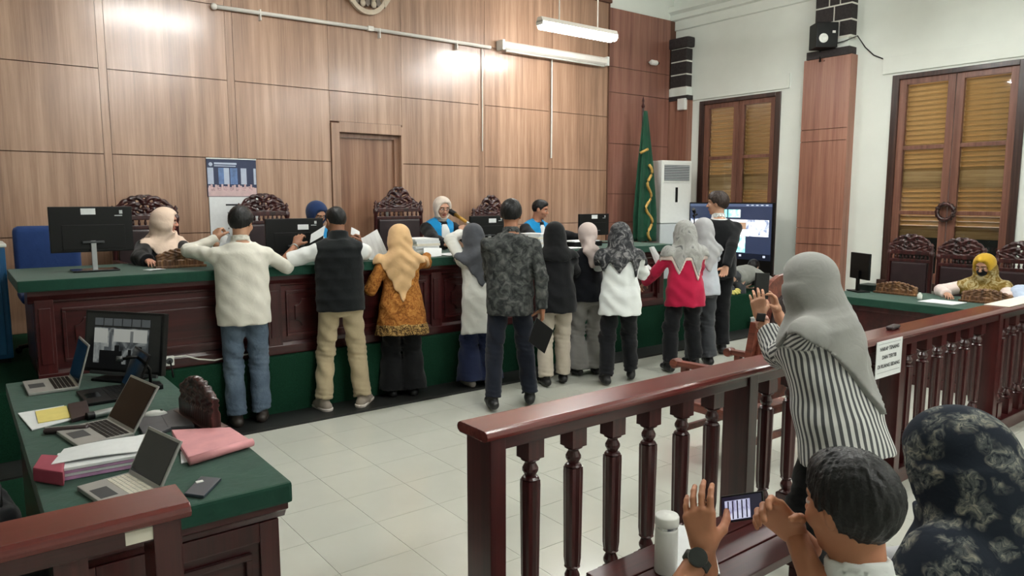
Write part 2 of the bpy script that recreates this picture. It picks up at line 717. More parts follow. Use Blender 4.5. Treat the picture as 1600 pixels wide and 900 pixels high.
# ---- panelled back wall (opening for the door at x 3.62..4.43)
DX0, DX1, DZ1 = 3.62, 4.43, 2.49
m = MB()
m.box(X_L, DX0 - 0.10, 8.02, Y_B + 0.15, 0, 4.6)
m.box(DX1 + 0.02, 7.96, 8.02, Y_B + 0.15, 0, 4.6)
m.box(DX0 - 0.10, DX1 + 0.02, 8.02, Y_B + 0.15, DZ1 + 0.1, 4.6)
m.box(7.96, X_R, 8.10, Y_B + 0.15, 0, 4.58)
wall_back = struct(m.build('wall_back', 'groove_dark'))
bx('plaster_band', 'wall_white', wall_back, X_L, X_R, 8.16, Y_B + 0.15, 4.58, Z_C)
cols = [(-3.2, -2.47), (-2.40, -1.27), (-1.20, -0.07), (0.0, 1.205), (1.275, 2.39), (2.465, 3.515), (4.45, 5.59), (5.69, 6.80), (6.865, 7.955)]
rows = [0.48, 1.37, 2.15, 2.95, 3.70, 4.60]
G = 0.004
for a, b in cols:
    for z0, z1 in zip(rows[:-1], rows[1:]):
        bx('panel', 'panel_wood', wall_back, a + G / 2, b - G / 2, 8.0, 8.02, z0 + G, z1 - G)
for z0, z1 in ((2.61, 2.95), (2.95, 3.70), (3.70, 4.60)):
    bx('panel', 'panel_wood', wall_back, 3.515 + G / 2, 4.45 - G / 2, 8.0, 8.02, z0 + G, z1 - G)
for a, b in ((-2.47, -2.40), (-1.27, -1.20), (-0.07, 0.0), (1.205, 1.275), (2.39, 2.465), (5.59, 5.69), (6.80, 6.865)):
    bx('joint_strip', 'panel_wood', wall_back, a + G / 2, b - G / 2, 8.002, 8.02, 0.48, 4.6)
for z0, z1 in zip([0.48, 1.355, 1.80, 2.57, 3.34, 3.72], [1.355, 1.80, 2.57, 3.34, 3.72, 4.58]):
    bx('panel', 'panel_wood_red', wall_back, 7.985, 9.44, 8.08, 8.10, z0 + G, z1 - G)
bx('panel_edge', 'groove_dark', wall_back, 7.955, 7.975, 7.985, 8.12, 0.48, 4.63)
bx('panel_cap', 'groove_dark', wall_back, X_L, 7.99, 7.96, 8.1, 4.60, 4.64)

# ---- the door
m = MB()
m.box(DX0 - 0.10, DX0, 7.975, 8.2, 0.48, DZ1 + 0.1)
m.box(DX1, DX1 + 0.02, 7.99, 8.2, 0.48, DZ1 + 0.1)
m.box(DX0, DX1, 7.985, 8.2, DZ1, DZ1 + 0.12)
door = struct(m.build('door_1', 'panel_wood', None, 0.004))
tag(door, 'flush veneered door set in a recess of the panelled wall')
bx('door_frame', 'door_wood', door, DX0, DX1, 8.06, 8.10, DZ1 - 0.05, DZ1)
bx('door_frame', 'door_wood', door, DX1 - 0.06, DX1, 8.06, 8.10, 0.48, DZ1 - 0.05)
leaf = bx('door_leaf', 'door_wood', door, DX0, DX1 - 0.06, 8.10, 8.14, 0.48, DZ1 - 0.05, 0.002)
m = MB()
m.box(4.24, 4.285, 8.085, 8.10, 1.46, 1.68)
m.tube([(4.265, 8.09, 1.60), (4.265, 8.04, 1.60), (4.25, 8.035, 1.60), (4.13, 8.035, 1.60)], 0.011, 8)
h_ = m.build('door_handle', 'steel', leaf, 0.002)
tag(h_, 'chrome lever handle')

# ---- right wall, with two window openings
W1, W2 = (6.13, 7.57, 0.55, 3.26), (3.08, 4.56, 0.62, 3.27)
m = MB()
XR2 = X_R + 0.3
m.box(X_R, XR2, Y_N, W2[0], 0, Z_C)
m.box(X_R, XR2, W2[1], W1[0], 0, Z_C)
m.box(X_R, XR2, W1[1], Y_B + 0.15, 0, Z_C)
for W in (W1, W2):
    m.box(X_R, XR2, W[0], W[1], 0, W[2])
    m.box(X_R, XR2, W[0], W[1], W[3], Z_C)
wall_right = struct(m.build('wall_right', 'wall_white'))
for W in (W1, W2):
    bx('plaster_lintel', 'wall_white', wall_right, X_R - 0.025, X_R, W[0] - 0.13, W[1] + 0.13, W[3] + 0.03, W[3] + 0.24, 0.004)
m = MB()
m.prism([(X_R, 4.43), (X_R - 0.03, 4.44), (X_R - 0.03, 4.58), (X_R - 0.07, 4.60), (X_R - 0.07, 4.68), (X_R - 0.13, 4.72), (X_R - 0.13, 4.80), (X_R, 4.80)], Y_N, Y_B, 'xz')
struct(m.build('trim_2', 'wall_white'))


def window(name, W, group):
    y0, y1, z0, z1 = W
    f = 0.085
    m = MB()
    xa, xb = X_R - 0.02, X_R + 0.16
    m.box(xa, xb, y0, y0 + f, z0, z1)
    m.box(xa, xb, y1 - f, y1, z0, z1)
    m.box(xa, xb, y0 + f, y1 - f, z1 - f * 0.7, z1)
    m.box(xa - 0.04, xb, y0 - 0.03, y1 + 0.03, z0 - 0.03, z0 + 0.06)
    win = struct(m.build(name, 'window_dark', None, 0.006))
    ym = (y0 + y1) / 2
    zr = [z0 + 0.06, 1.55, 2.36, z1 - f * 0.7]
    for (a, b) in ((y0 + f, ym - 0.005), (ym + 0.005, y1 - f)):
        st = 0.085
        m = MB()
        m.box(X_R + 0.01, X_R + 0.06, a, a + st, zr[0], zr[3])
        m.box(X_R + 0.01, X_R + 0.06, b - st, b, zr[0], zr[3])
        m.box(X_R + 0.01, X_R + 0.06, a + st, b - st, zr[3] - 0.07, zr[3])
        m.box(X_R + 0.01, X_R + 0.06, a + st, b - st, zr[0], zr[0] + 0.12)
        for z in zr[1:3]:
            m.box(X_R + 0.012, X_R + 0.058, a + st, b - st, z - 0.024, z + 0.024)
        sash = m.build('sash', 'window_wood', win, 0.005)
        for k in range(3):
            za = zr[k] + (0.12 if k == 0 else 0.024)
            zb = zr[k + 1] - (0.07 if k == 2 else 0.024)
            bx('pane', 'pane_glass', sash, X_R + 0.034, X_R + 0.038, a + st, b - st, za, zb)
        # louvred shutter outside the glass
        sh = empty('shutter', parent=win)
        m = MB()
        m.box(X_R + 0.09, X_R + 0.135, a + 0.01, a + 0.075, zr[0], zr[3])
        m.box(X_R + 0.09, X_R + 0.135, b - 0.075, b - 0.01, zr[0], zr[3])
        m.box(X_R + 0.092, X_R + 0.133, a + 0.075, b - 0.075, 1.86, 2.065)
        m.box(X_R + 0.092, X_R + 0.133, a + 0.075, b - 0.075, 1.24, 1.33)
        m.build('stile', 'slat_wood', sh)
        me = None
        z = 1.36
        while z < zr[3] - 0.03:
            if not (1.86 < z < 2.03):
                if me is None:
                    me = MB().box(-0.005, 0.005, a + 0.075, b - 0.075, -0.033, 0.033).mesh('slat')
                    me.materials.append(MATS['slat_wood'])
                s = bpy.data.objects.new('slat', me)
                COL.objects.link(s)
                s.location = (X_R + 0.112, 0, z)
                s.rotation_euler = (0, R(-34), 0)
                s.parent = sh
            z += 0.060
        bx('lower_panel', 'window_green', sh, X_R + 0.10, X_R + 0.125, a + 0.075, b - 0.075, zr[0], 1.24)
    return win


plain('window_green', (20, 40, 34), 0.5)
plain('shutter_back', (120, 82, 30), 0.8)
w1 = window('window_1', W1, None)
w2 = window('window_2', W2, None)

# ---- clad pilasters with dark stone capitals
def stones(parent, x0, y0, y1, layers, h0, proud=0.03):
    z = h0
    bx('mortar_core', 'mortar', parent, x0 + 0.012, X_R, y0 + 0.012, y1 - 0.012, h0 - 0.02, h0 + layers * 0.205 + 0.1)
    for k in range(layers):
        if k % 2 == 0:
            cuts = [y0, y0 + (y1 - y0) * 0.33, y0 + (y1 - y0) * 0.62, y1] if y1 - y0 > 0.4 else [y0, y1]
        else:
            cuts = [y0, y0 + (y1 - y0) * 0.48, y1] if y1 - y0 > 0.4 else [y0, y1]
        for a, b in zip(cuts[:-1], cuts[1:]):
            bx('stone', 'stone_black', parent, x0, X_R, a + 0.011, b - 0.011, z + 0.011, z + 0.195, 0.006)
        z += 0.205


m = MB()
m.box(9.45, X_R, 5.05, 5.70, 0, 3.60)
pil = struct(m.build('trim_3', 'groove_dark'))
for z0, z1 in ((0.02, 1.10), (1.10, 1.32), (1.32, 2.50), (2.50, 2.66), (2.66, 3.60)):
    bx('panel', 'pilaster_wood', pil, 9.435, 9.45, 5.05, 5.70, z0 + G, z1 - G)
bx('side_panel', 'pilaster_wood', pil, 9.435, X_R, 5.035, 5.05, 0, 3.60)
bx('dark_cap', 'stone_black', pil, 9.42, X_R, 5.06, 5.66, 3.60, 3.70)
bx('plaster_block', 'wall_white', pil, 9.46, X_R, 5.1, 5.6, 3.70, 3.84)
stones(pil, 9.44, 5.06, 5.58, 3, 3.84)
bx('cap_stone', 'stone_black', pil, 9.40, X_R, 5.02, 5.64, 4.455, 4.60, 0.012)

m = MB()
m.box(9.46, X_R, 7.72, 8.12, 0, 3.30)
pil2 = struct(m.build('trim_4', 'pilaster_wood'))
bx('dark_cap', 'stone_black', pil2, 9.44, X_R, 7.70, 8.12, 3.30, 3.37)
bx('plaster_block', 'wall_white', pil2, 9.46, X_R, 7.74, 8.12, 3.37, 3.50)
stones(pil2, 9.45, 7.74, 8.08, 3, 3.50)
bx('cap_stone', 'stone_black', pil2, 9.41, X_R, 7.70, 8.1, 4.115, 4.28, 0.04)

# ============================================================ lamps
def tube_lamp(x, y, z, label, group='hanging tube lamps', rr=0.016):
    r = empty('ceiling_lamp', (x, y, z), 0, label, 'lamp', group)
    m = MB()
    m.prism([(-0.06, 0.02), (0.06, 0.02), (0.035, 0.075), (-0.035, 0.075)], -0.63, 0.63, 'yz')
    m.build('housing', 'white_metal', r)
    for s in (-1, 1):
        MB().tube([(s * 0.32, 0, 0.07), (s * 0.32, 0, Z_C - z)], 0.008, 8).build('rod', 'white_metal', r)
    for s in (-1, 1):
        MB().lathe([(rr * 0.5, -0.605), (rr, -0.59), (rr, 0.59), (rr * 0.5, 0.605)], (0, s * 0.04, -rr + 0.016), 16, None, 'x').build('tube', 'tube_glow' if rr < 0.02 else 'fat_tube_glow', r)
    for s in (-1, 1):
        bx('end_cap', 'white_plastic', r, s * 0.615 - 0.015, s * 0.615 + 0.015, -0.06, 0.06, -0.02, 0.03)
    return r


tube_lamp(6.30, 6.85, 3.78, 'lit tube lamp on two rods before the panelled wall', rr=0.038)
for x, y in ((2.2, 5.6), (7.3, 4.3), (2.9, 2.2), (6.6, 2.0), (2.6, -1.2), (6.6, -1.4)):  # first pair matches glows on the panelling, the rest are added for light
    tube_lamp(x, y, 4.0, 'tube lamp hanging above the courtroom, out of view', 'tube lamps above the room')

# ============================================================ balustrade
def lathe_sq(prof, n=4, rot=R(45)):
    """turned profile with few sides: square blocks"""
    m = MB()
    m.lathe(prof, (0, 0, 0), n, Matrix.Rotation(rot, 4, 'Z'))
    return m


m = MB()
m.box(-0.036, 0.036, -0.036, 0.036, 0.785, 0.875)
m.lathe([(0.030, 0.785), (0.036, 0.778), (0.022, 0.770), (0.020, 0.764), (0.030, 0.745), (0.030, 0.735), (0.020, 0.716), (0.028, 0.712), (0.034, 0.704), (0.024, 0.698)], n=16)
n_, prof_ = 16, [(0.037, 0.70), (0.038, 0.68), (0.034, 0.33), (0.030, 0.30)]
vs_, fs_ = [], []
for r_, z_ in prof_:
    for i_ in range(n_):
        a_ = 2 * math.pi * i_ / n_
        q_ = r_ * (1.0 if i_ % 2 == 0 else 0.84)
        vs_.append((q_ * math.cos(a_), q_ * math.sin(a_), z_))
for j_ in range(3):
    for i_ in range(n_):
        fs_.append((j_ * n_ + i_, j_ * n_ + (i_ + 1) % n_, (j_ + 1) * n_ + (i_ + 1) % n_, (j_ + 1) * n_ + i_))
fs_.append(tuple(range(n_)))
fs_.append(tuple(reversed(range(3 * n_, 4 * n_))))
m.add(vs_, fs_)
m.lathe([(0.024, 0.305), (0.032, 0.296), (0.020, 0.285), (0.030, 0.262), (0.030, 0.25), (0.021, 0.232), (0.034, 0.222), (0.026, 0.212)], n=16)
m.box(-0.036, 0.036, -0.036, 0.036, 0.09, 0.216)
bal_me = m.mesh('baluster')
bal_me.materials.append(MATS['mahogany_up'])
RY = 1.99


def balustrade(x0, x1, first, posts, label):
    r = empty('balustrade', ((x0 + x1) / 2, RY, 0), 0, label, 'railing', 'court balustrades')
    ox = (x0 + x1) / 2
    prof = [(-0.09, 0.918), (-0.093, 0.930), (-0.088, 0.942), (-0.075, 0.950), (0.075, 0.950), (0.088, 0.942), (0.093, 0.930), (0.09, 0.918), (0.076, 0.910), (-0.076, 0.910)]
    MB().prism(prof, x0 - ox, x1 - ox, 'yz').build('handrail', 'rail_wood', r, 0.004)
    bx('rail_beam', 'mahogany', r, x0 - ox + 0.03, x1 - ox - 0.03, -0.062, 0.062, 0.865, 0.912, 0.004)
    bx('plinth_rail', 'mahogany', r, x0 - ox + 0.03, x1 - ox - 0.03, -0.06, 0.06, 0.0, 0.095, 0.006)
    for p in posts:
        bx('post', 'mahogany_up', r, p - 0.033 - ox, p + 0.033 - ox, -0.072, 0.072, 0.0, 0.912, 0.004)
    x = first
    while x < x1 - 0.05:
        if all(abs(x - p) > 0.1 for p in posts) and x > x0 + 0.05:
            o = bpy.data.objects.new('baluster', bal_me)
            COL.objects.link(o)
            o.location = (x - ox, 0, 0)
            o.parent = r
        x += 0.2125
    return r


balustrade(1.355, 6.88, 1.613, [1.415, 2.888, 4.375, 5.863, 6.84], 'red-brown balustrade with turned balusters, long run carrying the paper notice')
balustrade(-3.1, 0.43, 0.165 - 0.2125 * 15, [0.375, -1.11, -2.6], 'red-brown balustrade end beside the green-topped laptop table')
st = bx('sticker', 'paper_warm', None, 0.28, 0.345, 1.9240, 1.9275, 0.872, 0.905)
tag(st, 'small blank white sticker on the balustrade end', 'sticker')

# paper notice on the long balustrade
sg = empty('paper_notice', (4.14, 1.896, 0.83), 0, 'white paper notice with printed lines taped to the balustrade', 'notice')
bx('sheet', 'paper', sg, -0.15, 0.15, -0.0035, 0, -0.105, 0.105)


def text(s, size, loc, rot, mat, parent, name='lettering', ext=0.0004, align='CENTER', bold=0.0):
    c = bpy.data.curves.new(name, 'FONT')
    c.body = s
    c.size = size
    c.align_x = align
    c.align_y = 'CENTER'
    c.extrude = ext
    c.offset = bold
    c.resolution_u = 3
    o = bpy.data.objects.new(name, c)
    COL.objects.link(o)
    c.materials.append(MATS[mat])
    o.location = loc
    o.rotation_euler = rot
    # store the lettering as a mesh object
    bpy.context.view_layer.update()
    me = bpy.data.meshes.new_from_object(o.evaluated_get(bpy.context.evaluated_depsgraph_get()))
    bpy.data.objects.remove(o)
    o = bpy.data.objects.new(name, me)
    COL.objects.link(o)
    o.location = loc
    o.rotation_euler = rot
    if parent:
        o.parent = parent
    return o


for s_, z_ in (('HARAP TENANG', 0.058), ('DAN TERTIB', 0.010), ('DI RUANG SIDANG', -0.040)):
    text(s_, 0.030, (0, -0.0042, z_), (R(90), 0, 0), 'ink', sg, bold=0.0006)
for z_ in (0.088, -0.075):
    bx('rule_line', 'paper_ink', sg, -0.13, 0.13, -0.0040, -0.0034, z_ - 0.001, z_ + 0.001)

# ============================================================ judges' bench
def molded_panel(parent, x0, x1, z0, z1, y, mat='mahogany', name='raised_panel', inner=True):
    """rectangular moulding with stepped centre field, on a face looking to -y"""
    m = MB()
    t = 0.022
    for (a, b, c, d) in ((x0, x1, z1 - t, z1), (x0, x1, z0, z0 + t), (x0, x0 + t, z0 + t, z1 - t), (x1 - t, x1, z0 + t, z1 - t)):
        m.box(a, b, y - 0.018, y, c, d)
    o = m.build(name + '_moulding' if False else 'panel_moulding', mat, parent, 0.005)
    if inner:
        g = 0.05
        k = 0.055
        a, b, c, d = x0 + t + g, x1 - t - g, z0 + t + g, z1 - t - g
        if b - a > 0.2 and d - c > 0.16:
            poly = []
            for cx, cz, q in ((a, c, 0), (b, c, 1), (b, d, 2), (a, d, 3)):
                pts = []
                for i in range(6):
                    th = math.pi / 2 * i / 5
                    sx, sz = (1, -1)[q in (1, 2)], (1, -1)[q in (2, 3)]
                    pts.append((cx + sx * k * math.cos(th), cz + sz * k * math.sin(th)))
                if q in (0, 2):
                    pts = pts[::-1]
                poly += pts
            m = MB()
            m.prism(poly, y - 0.014, y, 'xz')
            m.build('raised_panel', mat, parent, 0.006)
    return o


bench = empty('judges_bench', (3.5, 6.1, 0.48), 0, 'long dark red panelled bench under a green cloth on the podium', 'bench')
bm_ = empty('bench_body', parent=bench)
bm_.location = (-3.5, -6.1, -0.48)
YF = 5.70
m = MB()
m.box(0.40, 6.60, YF, 6.55, 0.48, 1.15)
m.build('carcass', 'mahogany', bm_, 0.004)
m = MB()
m.prism([(YF - 0.005, 1.03), (YF - 0.02, 1.035), (YF - 0.028, 1.05), (YF - 0.05, 1.075), (YF - 0.06, 1.085), (YF - 0.06, 1.12), (YF, 1.12), (YF, 1.03)], 0.35, 6.65, 'yz')
m.build('cornice_moulding', 'mahogany', bm_, 0.003)
m = MB()
m.prism([(YF, 0.482), (YF - 0.035, 0.482), (YF - 0.035, 0.55), (YF - 0.02, 0.575), (YF, 0.58)], 0.38, 6.62, 'yz')
m.build('plinth_moulding', 'mahogany', bm_, 0.003)
pxs = [0.44, 1.98, 3.48, 4.98, 6.56]
for x in pxs:
    m = MB()
    m.box(x - 0.055, x + 0.055, YF - 0.032, YF, 0.482, 1.06)
    m.box(x - 0.035, x + 0.035, YF - 0.042, YF - 0.03, 0.62, 1.0)
    m.build('pilaster', 'mahogany_up', bm_, 0.005)
for a, b in zip(pxs[:-1], pxs[1:]):
    molded_panel(bm_, a + 0.10, b - 0.10, 0.62, 0.99, YF)
m = MB()
m.box(0.385, 0.40, 5.78, 6.48, 0.56, 1.05)
m.build('side_panel', 'mahogany_up', bm_, 0.004)
tp = empty('bench_top', parent=bench)
tp.location = bm_.location
m = MB()
m.box(0.30, 6.69, 5.595, 6.64, 1.120, 1.195)
m.build('green_cloth', 'cloth_green', tp, 0.010)

# ============================================================ side bench by the windows
sb = empty('side_bench', (7.5, 2.0, 0), 0, 'dark red bench under a green cloth below the wide window', 'bench')
sb_o = (-7.5, -2.0, 0)
q = empty('bench_body', parent=sb)
q.location = sb_o
m = MB().box(7.02, 7.78, 0.2, 3.76, 0.0, 0.72)
m.build('carcass', 'mahogany', q, 0.004)
m = MB()
m.box(6.99, 7.02, 0.2, 3.78, 0.64, 0.70)
m.box(6.99, 7.02, 0.2, 3.78, 0.0, 0.08)
for y in (0.25, 1.4, 2.55, 3.72):
    m.box(6.985, 7.02, y - 0.05, y + 0.05, 0.08, 0.64)
m.build('front_frame', 'mahogany_up', q, 0.004)
m = MB()
m.box(6.94, 7.84, 0.12, 3.86, 0.69, 0.765)
o = m.build('green_cloth', 'cloth_green', sb, 0.010)
o.location = sb_o

# ============================================================ left table with laptops
tb = empty('court_table', (0.53, 3.5, 0), 0, 'dark red panelled table with green cloth, holding laptops and folders', 'table')
tb_o = (-0.53, -3.5, 0)
q = empty('table_body', parent=tb)
q.location = tb_o
bx('carcass', 'mahogany', q, 0.20, 0.83, 2.46, 4.58, 0.0, 0.66, 0.003)
m = MB()
m.prism([(2.46, 0.60), (2.445, 0.605), (2.43, 0.63), (2.405, 0.645), (2.405, 0.668), (2.46, 0.668)], 0.17, 0.86, 'yz')
m.build('cornice_moulding', 'mahogany', q, 0.003)
m = MB()
m.box(0.77, 0.838, 2.445, 2.46, 0.0, 0.60)
m.box(0.20, 0.27, 2.445, 2.46, 0.0, 0.60)
m.box(0.27, 0.77, 2.445, 2.46, 0.0, 0.10)
m.box(0.27, 0.77, 2.445, 2.46, 0.53, 0.60)
m.build('end_frame', 'mahogany_up', q, 0.005)
molded_panel(q, 0.30, 0.74, 0.13, 0.50, 2.455, inner=False)
m = MB()
m.box(0.16, 0.87, 2.385, 4.64, 0.672, 0.745)
o = m.build('green_cloth', 'cloth_green', tb, 0.012)
o.location = tb_o
TZ = 0.746

# ============================================================ carved chairs
def crest_sdf(w, h, style):
    """pierced, scrolled crest: outline and relief"""
    def outline(x, z):
        ax = np.abs(x)
        if style == 0:      # stepped bell with a high middle
            prof = np.interp(ax, [0, 0.06, 0.12, 0.17, 0.22, 0.27, w], [h, h * 0.97, h * 0.80, h * 0.52, h * 0.40, h * 0.25, h * 0.10])
        elif style == 1:    # low round scrolled arch
            prof = h * np.sqrt(np.clip(1 - (ax / (w * 1.02)) ** 2, 0.02, 1))
        else:
            prof = h * np.sqrt(np.clip(1 - (ax / (w * 1.08)) ** 2, 0.05, 1))
        prof = prof + 0.012 * np.abs(np.sin(ax * 42)) - 0.006
        return z - prof

    def fn(P):
        x, y, z = P[:, 0], P[:, 1], P[:, 2]
        ax = np.abs(x)
        o = outline(x, z) * 0.75
        a = np.arctan2(z - h * 0.35, ax - 0.06)
        rr = np.hypot(z - h * 0.35, ax - 0.06)
        sw = np.sin(3 * a + 95 * rr) * 0.5 + 0.5 * np.sin(70 * ax + 4 * np.sin(55 * z)) * np.cos(62 * z)
        th = 0.016 + 0.011 * sw
        edge = np.clip(-o / 0.02, 0, 1)
        d = np.maximum(np.abs(y) - th * (0.5 + 0.5 * edge), o)
        d = np.maximum(d, -z)
        d = np.maximum(d, ax - w)
        hole = 0.010 - np.abs(sw + 0.78) * 0.05
        d = np.maximum(d, np.where((o < -0.014) & (z > 0.025), hole, -1))
        return (d * 0.7).astype(np.float32)
    fn.box = (np.array([-w, -0.04, -0.01]), np.array([w, 0.04, h + 0.02]))
    return fn


def throne(label, loc, rz, style=0, top=1.30, cw=0.30, group='carved high-backed chairs', back='leather_dark'):
    """carved chair; top = height of the crest over its floor"""
    r = empty('carved_chair', loc, rz, label, 'chair', group)
    hc = {0: 0.26, 1: 0.20, 2: 0.20}[style]
    zb = top - hc
    key = (style, cw)
    if key not in CREST:
        CREST[key] = mesh_from('crest', [polygonize(crest_sdf(cw, hc, style), 0.007)])
        CREST[key].materials.append(MATS['carved_wood'])
    o = bpy.data.objects.new('crest', CREST[key])
    COL.objects.link(o)
    o.parent = r
    o.location = (0, -0.25, zb)
    for s in (-1, 1):
        MB().lathe([(0.02, 0.42), (0.026, 0.6), (0.022, zb - 0.06), (0.030, zb - 0.04), (0.030, zb), (0.016, zb + 0.012), (0.026, zb + 0.03), (0.012, zb + 0.05), (0.022, zb + 0.07), (0.003, zb + 0.10)], (s * cw, -0.25, 0), 12).build('back_post', 'carved_wood', r, smooth=True)
    bx('back_rail', 'carved_wood', r, -cw, cw, -0.272, -0.228, zb - 0.035, zb + 0.01, 0.006)
    bx('back_rail', 'carved_wood', r, -cw, cw, -0.272, -0.228, zb - 0.12, zb - 0.085, 0.006)
    for i in range(9):
        x = -cw + 0.06 + (2 * cw - 0.12) * i / 8
        MB().lathe([(0.008, zb - 0.09), (0.014, zb - 0.065), (0.008, zb - 0.035)], (x, -0.25, 0), 8).build('spindle', 'carved_wood', r, smooth=True)
    MB().box(-cw + 0.03, cw - 0.03, -0.275, -0.215, 0.52, zb - 0.12).build('back_panel', back, r, 0.02)
    MB().box(-cw, cw, -0.24, 0.27, 0.36, 0.46).build('seat', back, r, 0.025)
    for s in (-1, 1):
        for y in (-0.22, 0.23):
            MB().lathe([(0.018, 0), (0.026, 0.05), (0.018, 0.1), (0.03, 0.3), (0.028, 0.38)], (s * (cw - 0.03), y, 0), 10).build('leg', 'carved_wood', r, smooth=True)
        m = MB()
        m.box(s * cw - 0.025, s * cw + 0.025, -0.25, 0.22, 0.64, 0.68)
        m.box(s * cw - 0.02, s * cw + 0.02, 0.16, 0.20, 0.44, 0.65)
        m.sphere((s * cw, 0.23, 0.66), 0.032)
        m.build('armrest', 'carved_wood', r, 0.006)
    return r


CREST = {}
PZ = 0.48
throne('carved chair beside the woman in the peach headscarf', (1.44, 7.28, PZ), R(180), 1, 1.28, 0.27)
throne('carved chair with scrolled crest under the wall calendar', (2.60, 7.42, PZ), R(180), 1, 1.30, 0.25)
throne('tallest carved chair, bell-shaped crest, behind the microphone', (4.20, 7.42, PZ), R(180), 0, 1.385, 0.30)
throne('carved chair behind the camouflage-shirted man, mostly hidden', (5.55, 7.42, PZ), R(180), 0, 1.29, 0.28)
throne('arched leather-backed chair below the window, beside the white wall', (8.35, 3.77, 0), R(90), 2, 1.33, 0.225, 'arched chairs at the side bench')
throne('arched leather-backed chair under the small wall wreath', (8.35, 3.24, 0), R(90), 2, 1.31, 0.225, 'arched chairs at the side bench')
throne('arched leather-backed chair at the picture edge behind the yellow headscarf', (8.35, 2.66, 0), R(90), 2, 1.30, 0.235, 'arched chairs at the side bench')


# ---- carved name stands
def plate_sdf(w, h, d):
    def fn(P):
        x, y, z = P[:, 0], P[:, 1], P[:, 2]
        ax = np.abs(x)
        top = h * (0.80 + 0.20 * np.cos(ax / w * 2.2)) + 0.010 * np.abs(np.sin(ax * 75)) - 0.004
        sw = np.sin(ax * 95 + 3 * np.sin(z * 80)) * np.cos(z * 105)
        carve = np.where(z > h * 0.42, 0.007 * sw, 0.0015 * np.sin(x * 300))
        th = d * np.where(z < h * 0.40, 1.0, 0.78) + carve
        q = np.maximum(np.abs(y) - th, (z - top) * 0.8)
        q = np.maximum(q, -z)
        q = np.maximum(q, ax - w)
        return (q * 0.7).astype(np.float32)
    fn.box = (np.array([-w, -d - 0.01, -0.005]), np.array([w, d + 0.01, h + 0.02]))
    return fn


def name_stand(label, loc, rz, w=0.17, h=0.145, mat='plate_wood'):
    r = empty('name_stand', loc, rz, label, 'name stand', 'carved wooden name stands')
    sdf_obj('carved_board', plate_sdf(w, h, 0.022), 0.0065, mat, r)
    bx('foot', mat, r, -w - 0.012, w + 0.012, -0.045, 0.045, 0, 0.018, 0.004)
    return r


BT = 1.197
name_stand('carved wooden name stand beside the peach headscarf', (1.37, 5.98, BT), 0)
name_stand('carved wooden name stand by the camouflage shirt collar', (4.83, 5.98, BT), 0)
name_stand('upright carved name stand on the laptop table corner', (0.80, 3.30, TZ), R(-84), 0.19, 0.20, 'carved_wood')
name_stand('carved name stand before the empty arched chair', (7.50, 3.40, 0.767), R(-90), 0.20, 0.125)
name_stand('carved name stand before the woman in yellow headscarf', (7.50, 2.59, 0.767), R(-90), 0.21, 0.13)

# ============================================================ wooden armchair behind the balustrade
ch = empty('wooden_armchair', (3.985, 2.78, 0), 0, 'brown wooden armchair with scrolled arms behind the balustrade', 'chair')
for s in (-1, 1):
    m = MB()
    m.prism([(-0.26, 0.640), (0.24, 0.640), (0.24, 0.672), (-0.26, 0.690)], s * 0.285 - 0.028, s * 0.285 + 0.028, 'yz')
    m.lathe([(0.030, -0.035), (0.033, -0.02), (0.033, 0.02), (0.030, 0.035)], (s * 0.285, 0.265, 0.652), 14, None, 'x')
    m.build('armrest', 'chair_wood', ch, 0.005)
    bx('arm_post', 'chair_wood', ch, s * 0.285 - 0.02, s * 0.285 + 0.02, 0.17, 0.215, 0.40, 0.642, 0.005)
    bx('leg', 'chair_wood', ch, s * 0.27 - 0.022, s * 0.27 + 0.022, 0.19, 0.235, 0, 0.40, 0.004)
    MB().prism([(-0.25, 0), (-0.205, 0), (-0.225, 0.4), (-0.25, 0.8), (-0.28, 1.0), (-0.32, 1.0), (-0.295, 0.8), (-0.27, 0.4)], s * 0.27 - 0.02, s * 0.27 + 0.02, 'yz').build('leg', 'chair_wood', ch, 0.004)
m = MB()
m.box(-0.29, 0.29, -0.24, 0.24, 0.36, 0.42)
m.build('seat', 'chair_wood', ch, 0.012)
m = MB()
out_, inn_ = [], []
for i in range(13):
    a = math.pi * i / 12
    out_.append((0.25 * math.cos(a), 1.02 + 0.25 * math.sin(a)))
poly = [(0.25, 0.50)] + out_ + [(-0.25, 0.50)]
m.prism(poly, -0.315, -0.285, 'xz')
m.build('back_board', 'chair_wood', ch, 0.006)
m = MB()
pl = [(0.15 * math.cos(2 * math.pi * i / 24), 0.93 + 0.22 * math.sin(2 * math.pi * i / 24)) for i in range(24)]
m.prism(pl, -0.333, -0.31, 'xz')
m.build('back_pad', 'leather_dark', ch, 0.01)
bx('stretcher', 'chair_wood', ch, -0.27, 0.27, -0.245, -0.215, 0.2, 0.24, 0.003)
bx('stretcher', 'chair_wood', ch, -0.27, 0.27, 0.2, 0.225, 0.2, 0.24, 0.003)

# ============================================================ people
def rotm(ax, a):
    c, s = math.cos(a), math.sin(a)
    if ax == 'x':
        return np.array([[1, 0, 0], [0, c, -s], [0, s, c]], np.float32)
    if ax == 'y':
        return np.array([[c, 0, s], [0, 1, 0], [-s, 0, c]], np.float32)
    return np.array([[c, -s, 0], [s, c, 0], [0, 0, 1]], np.float32)


def unit(v):
    v = np.asarray(v, np.float32)
    return v / (np.linalg.norm(v) + 1e-9)


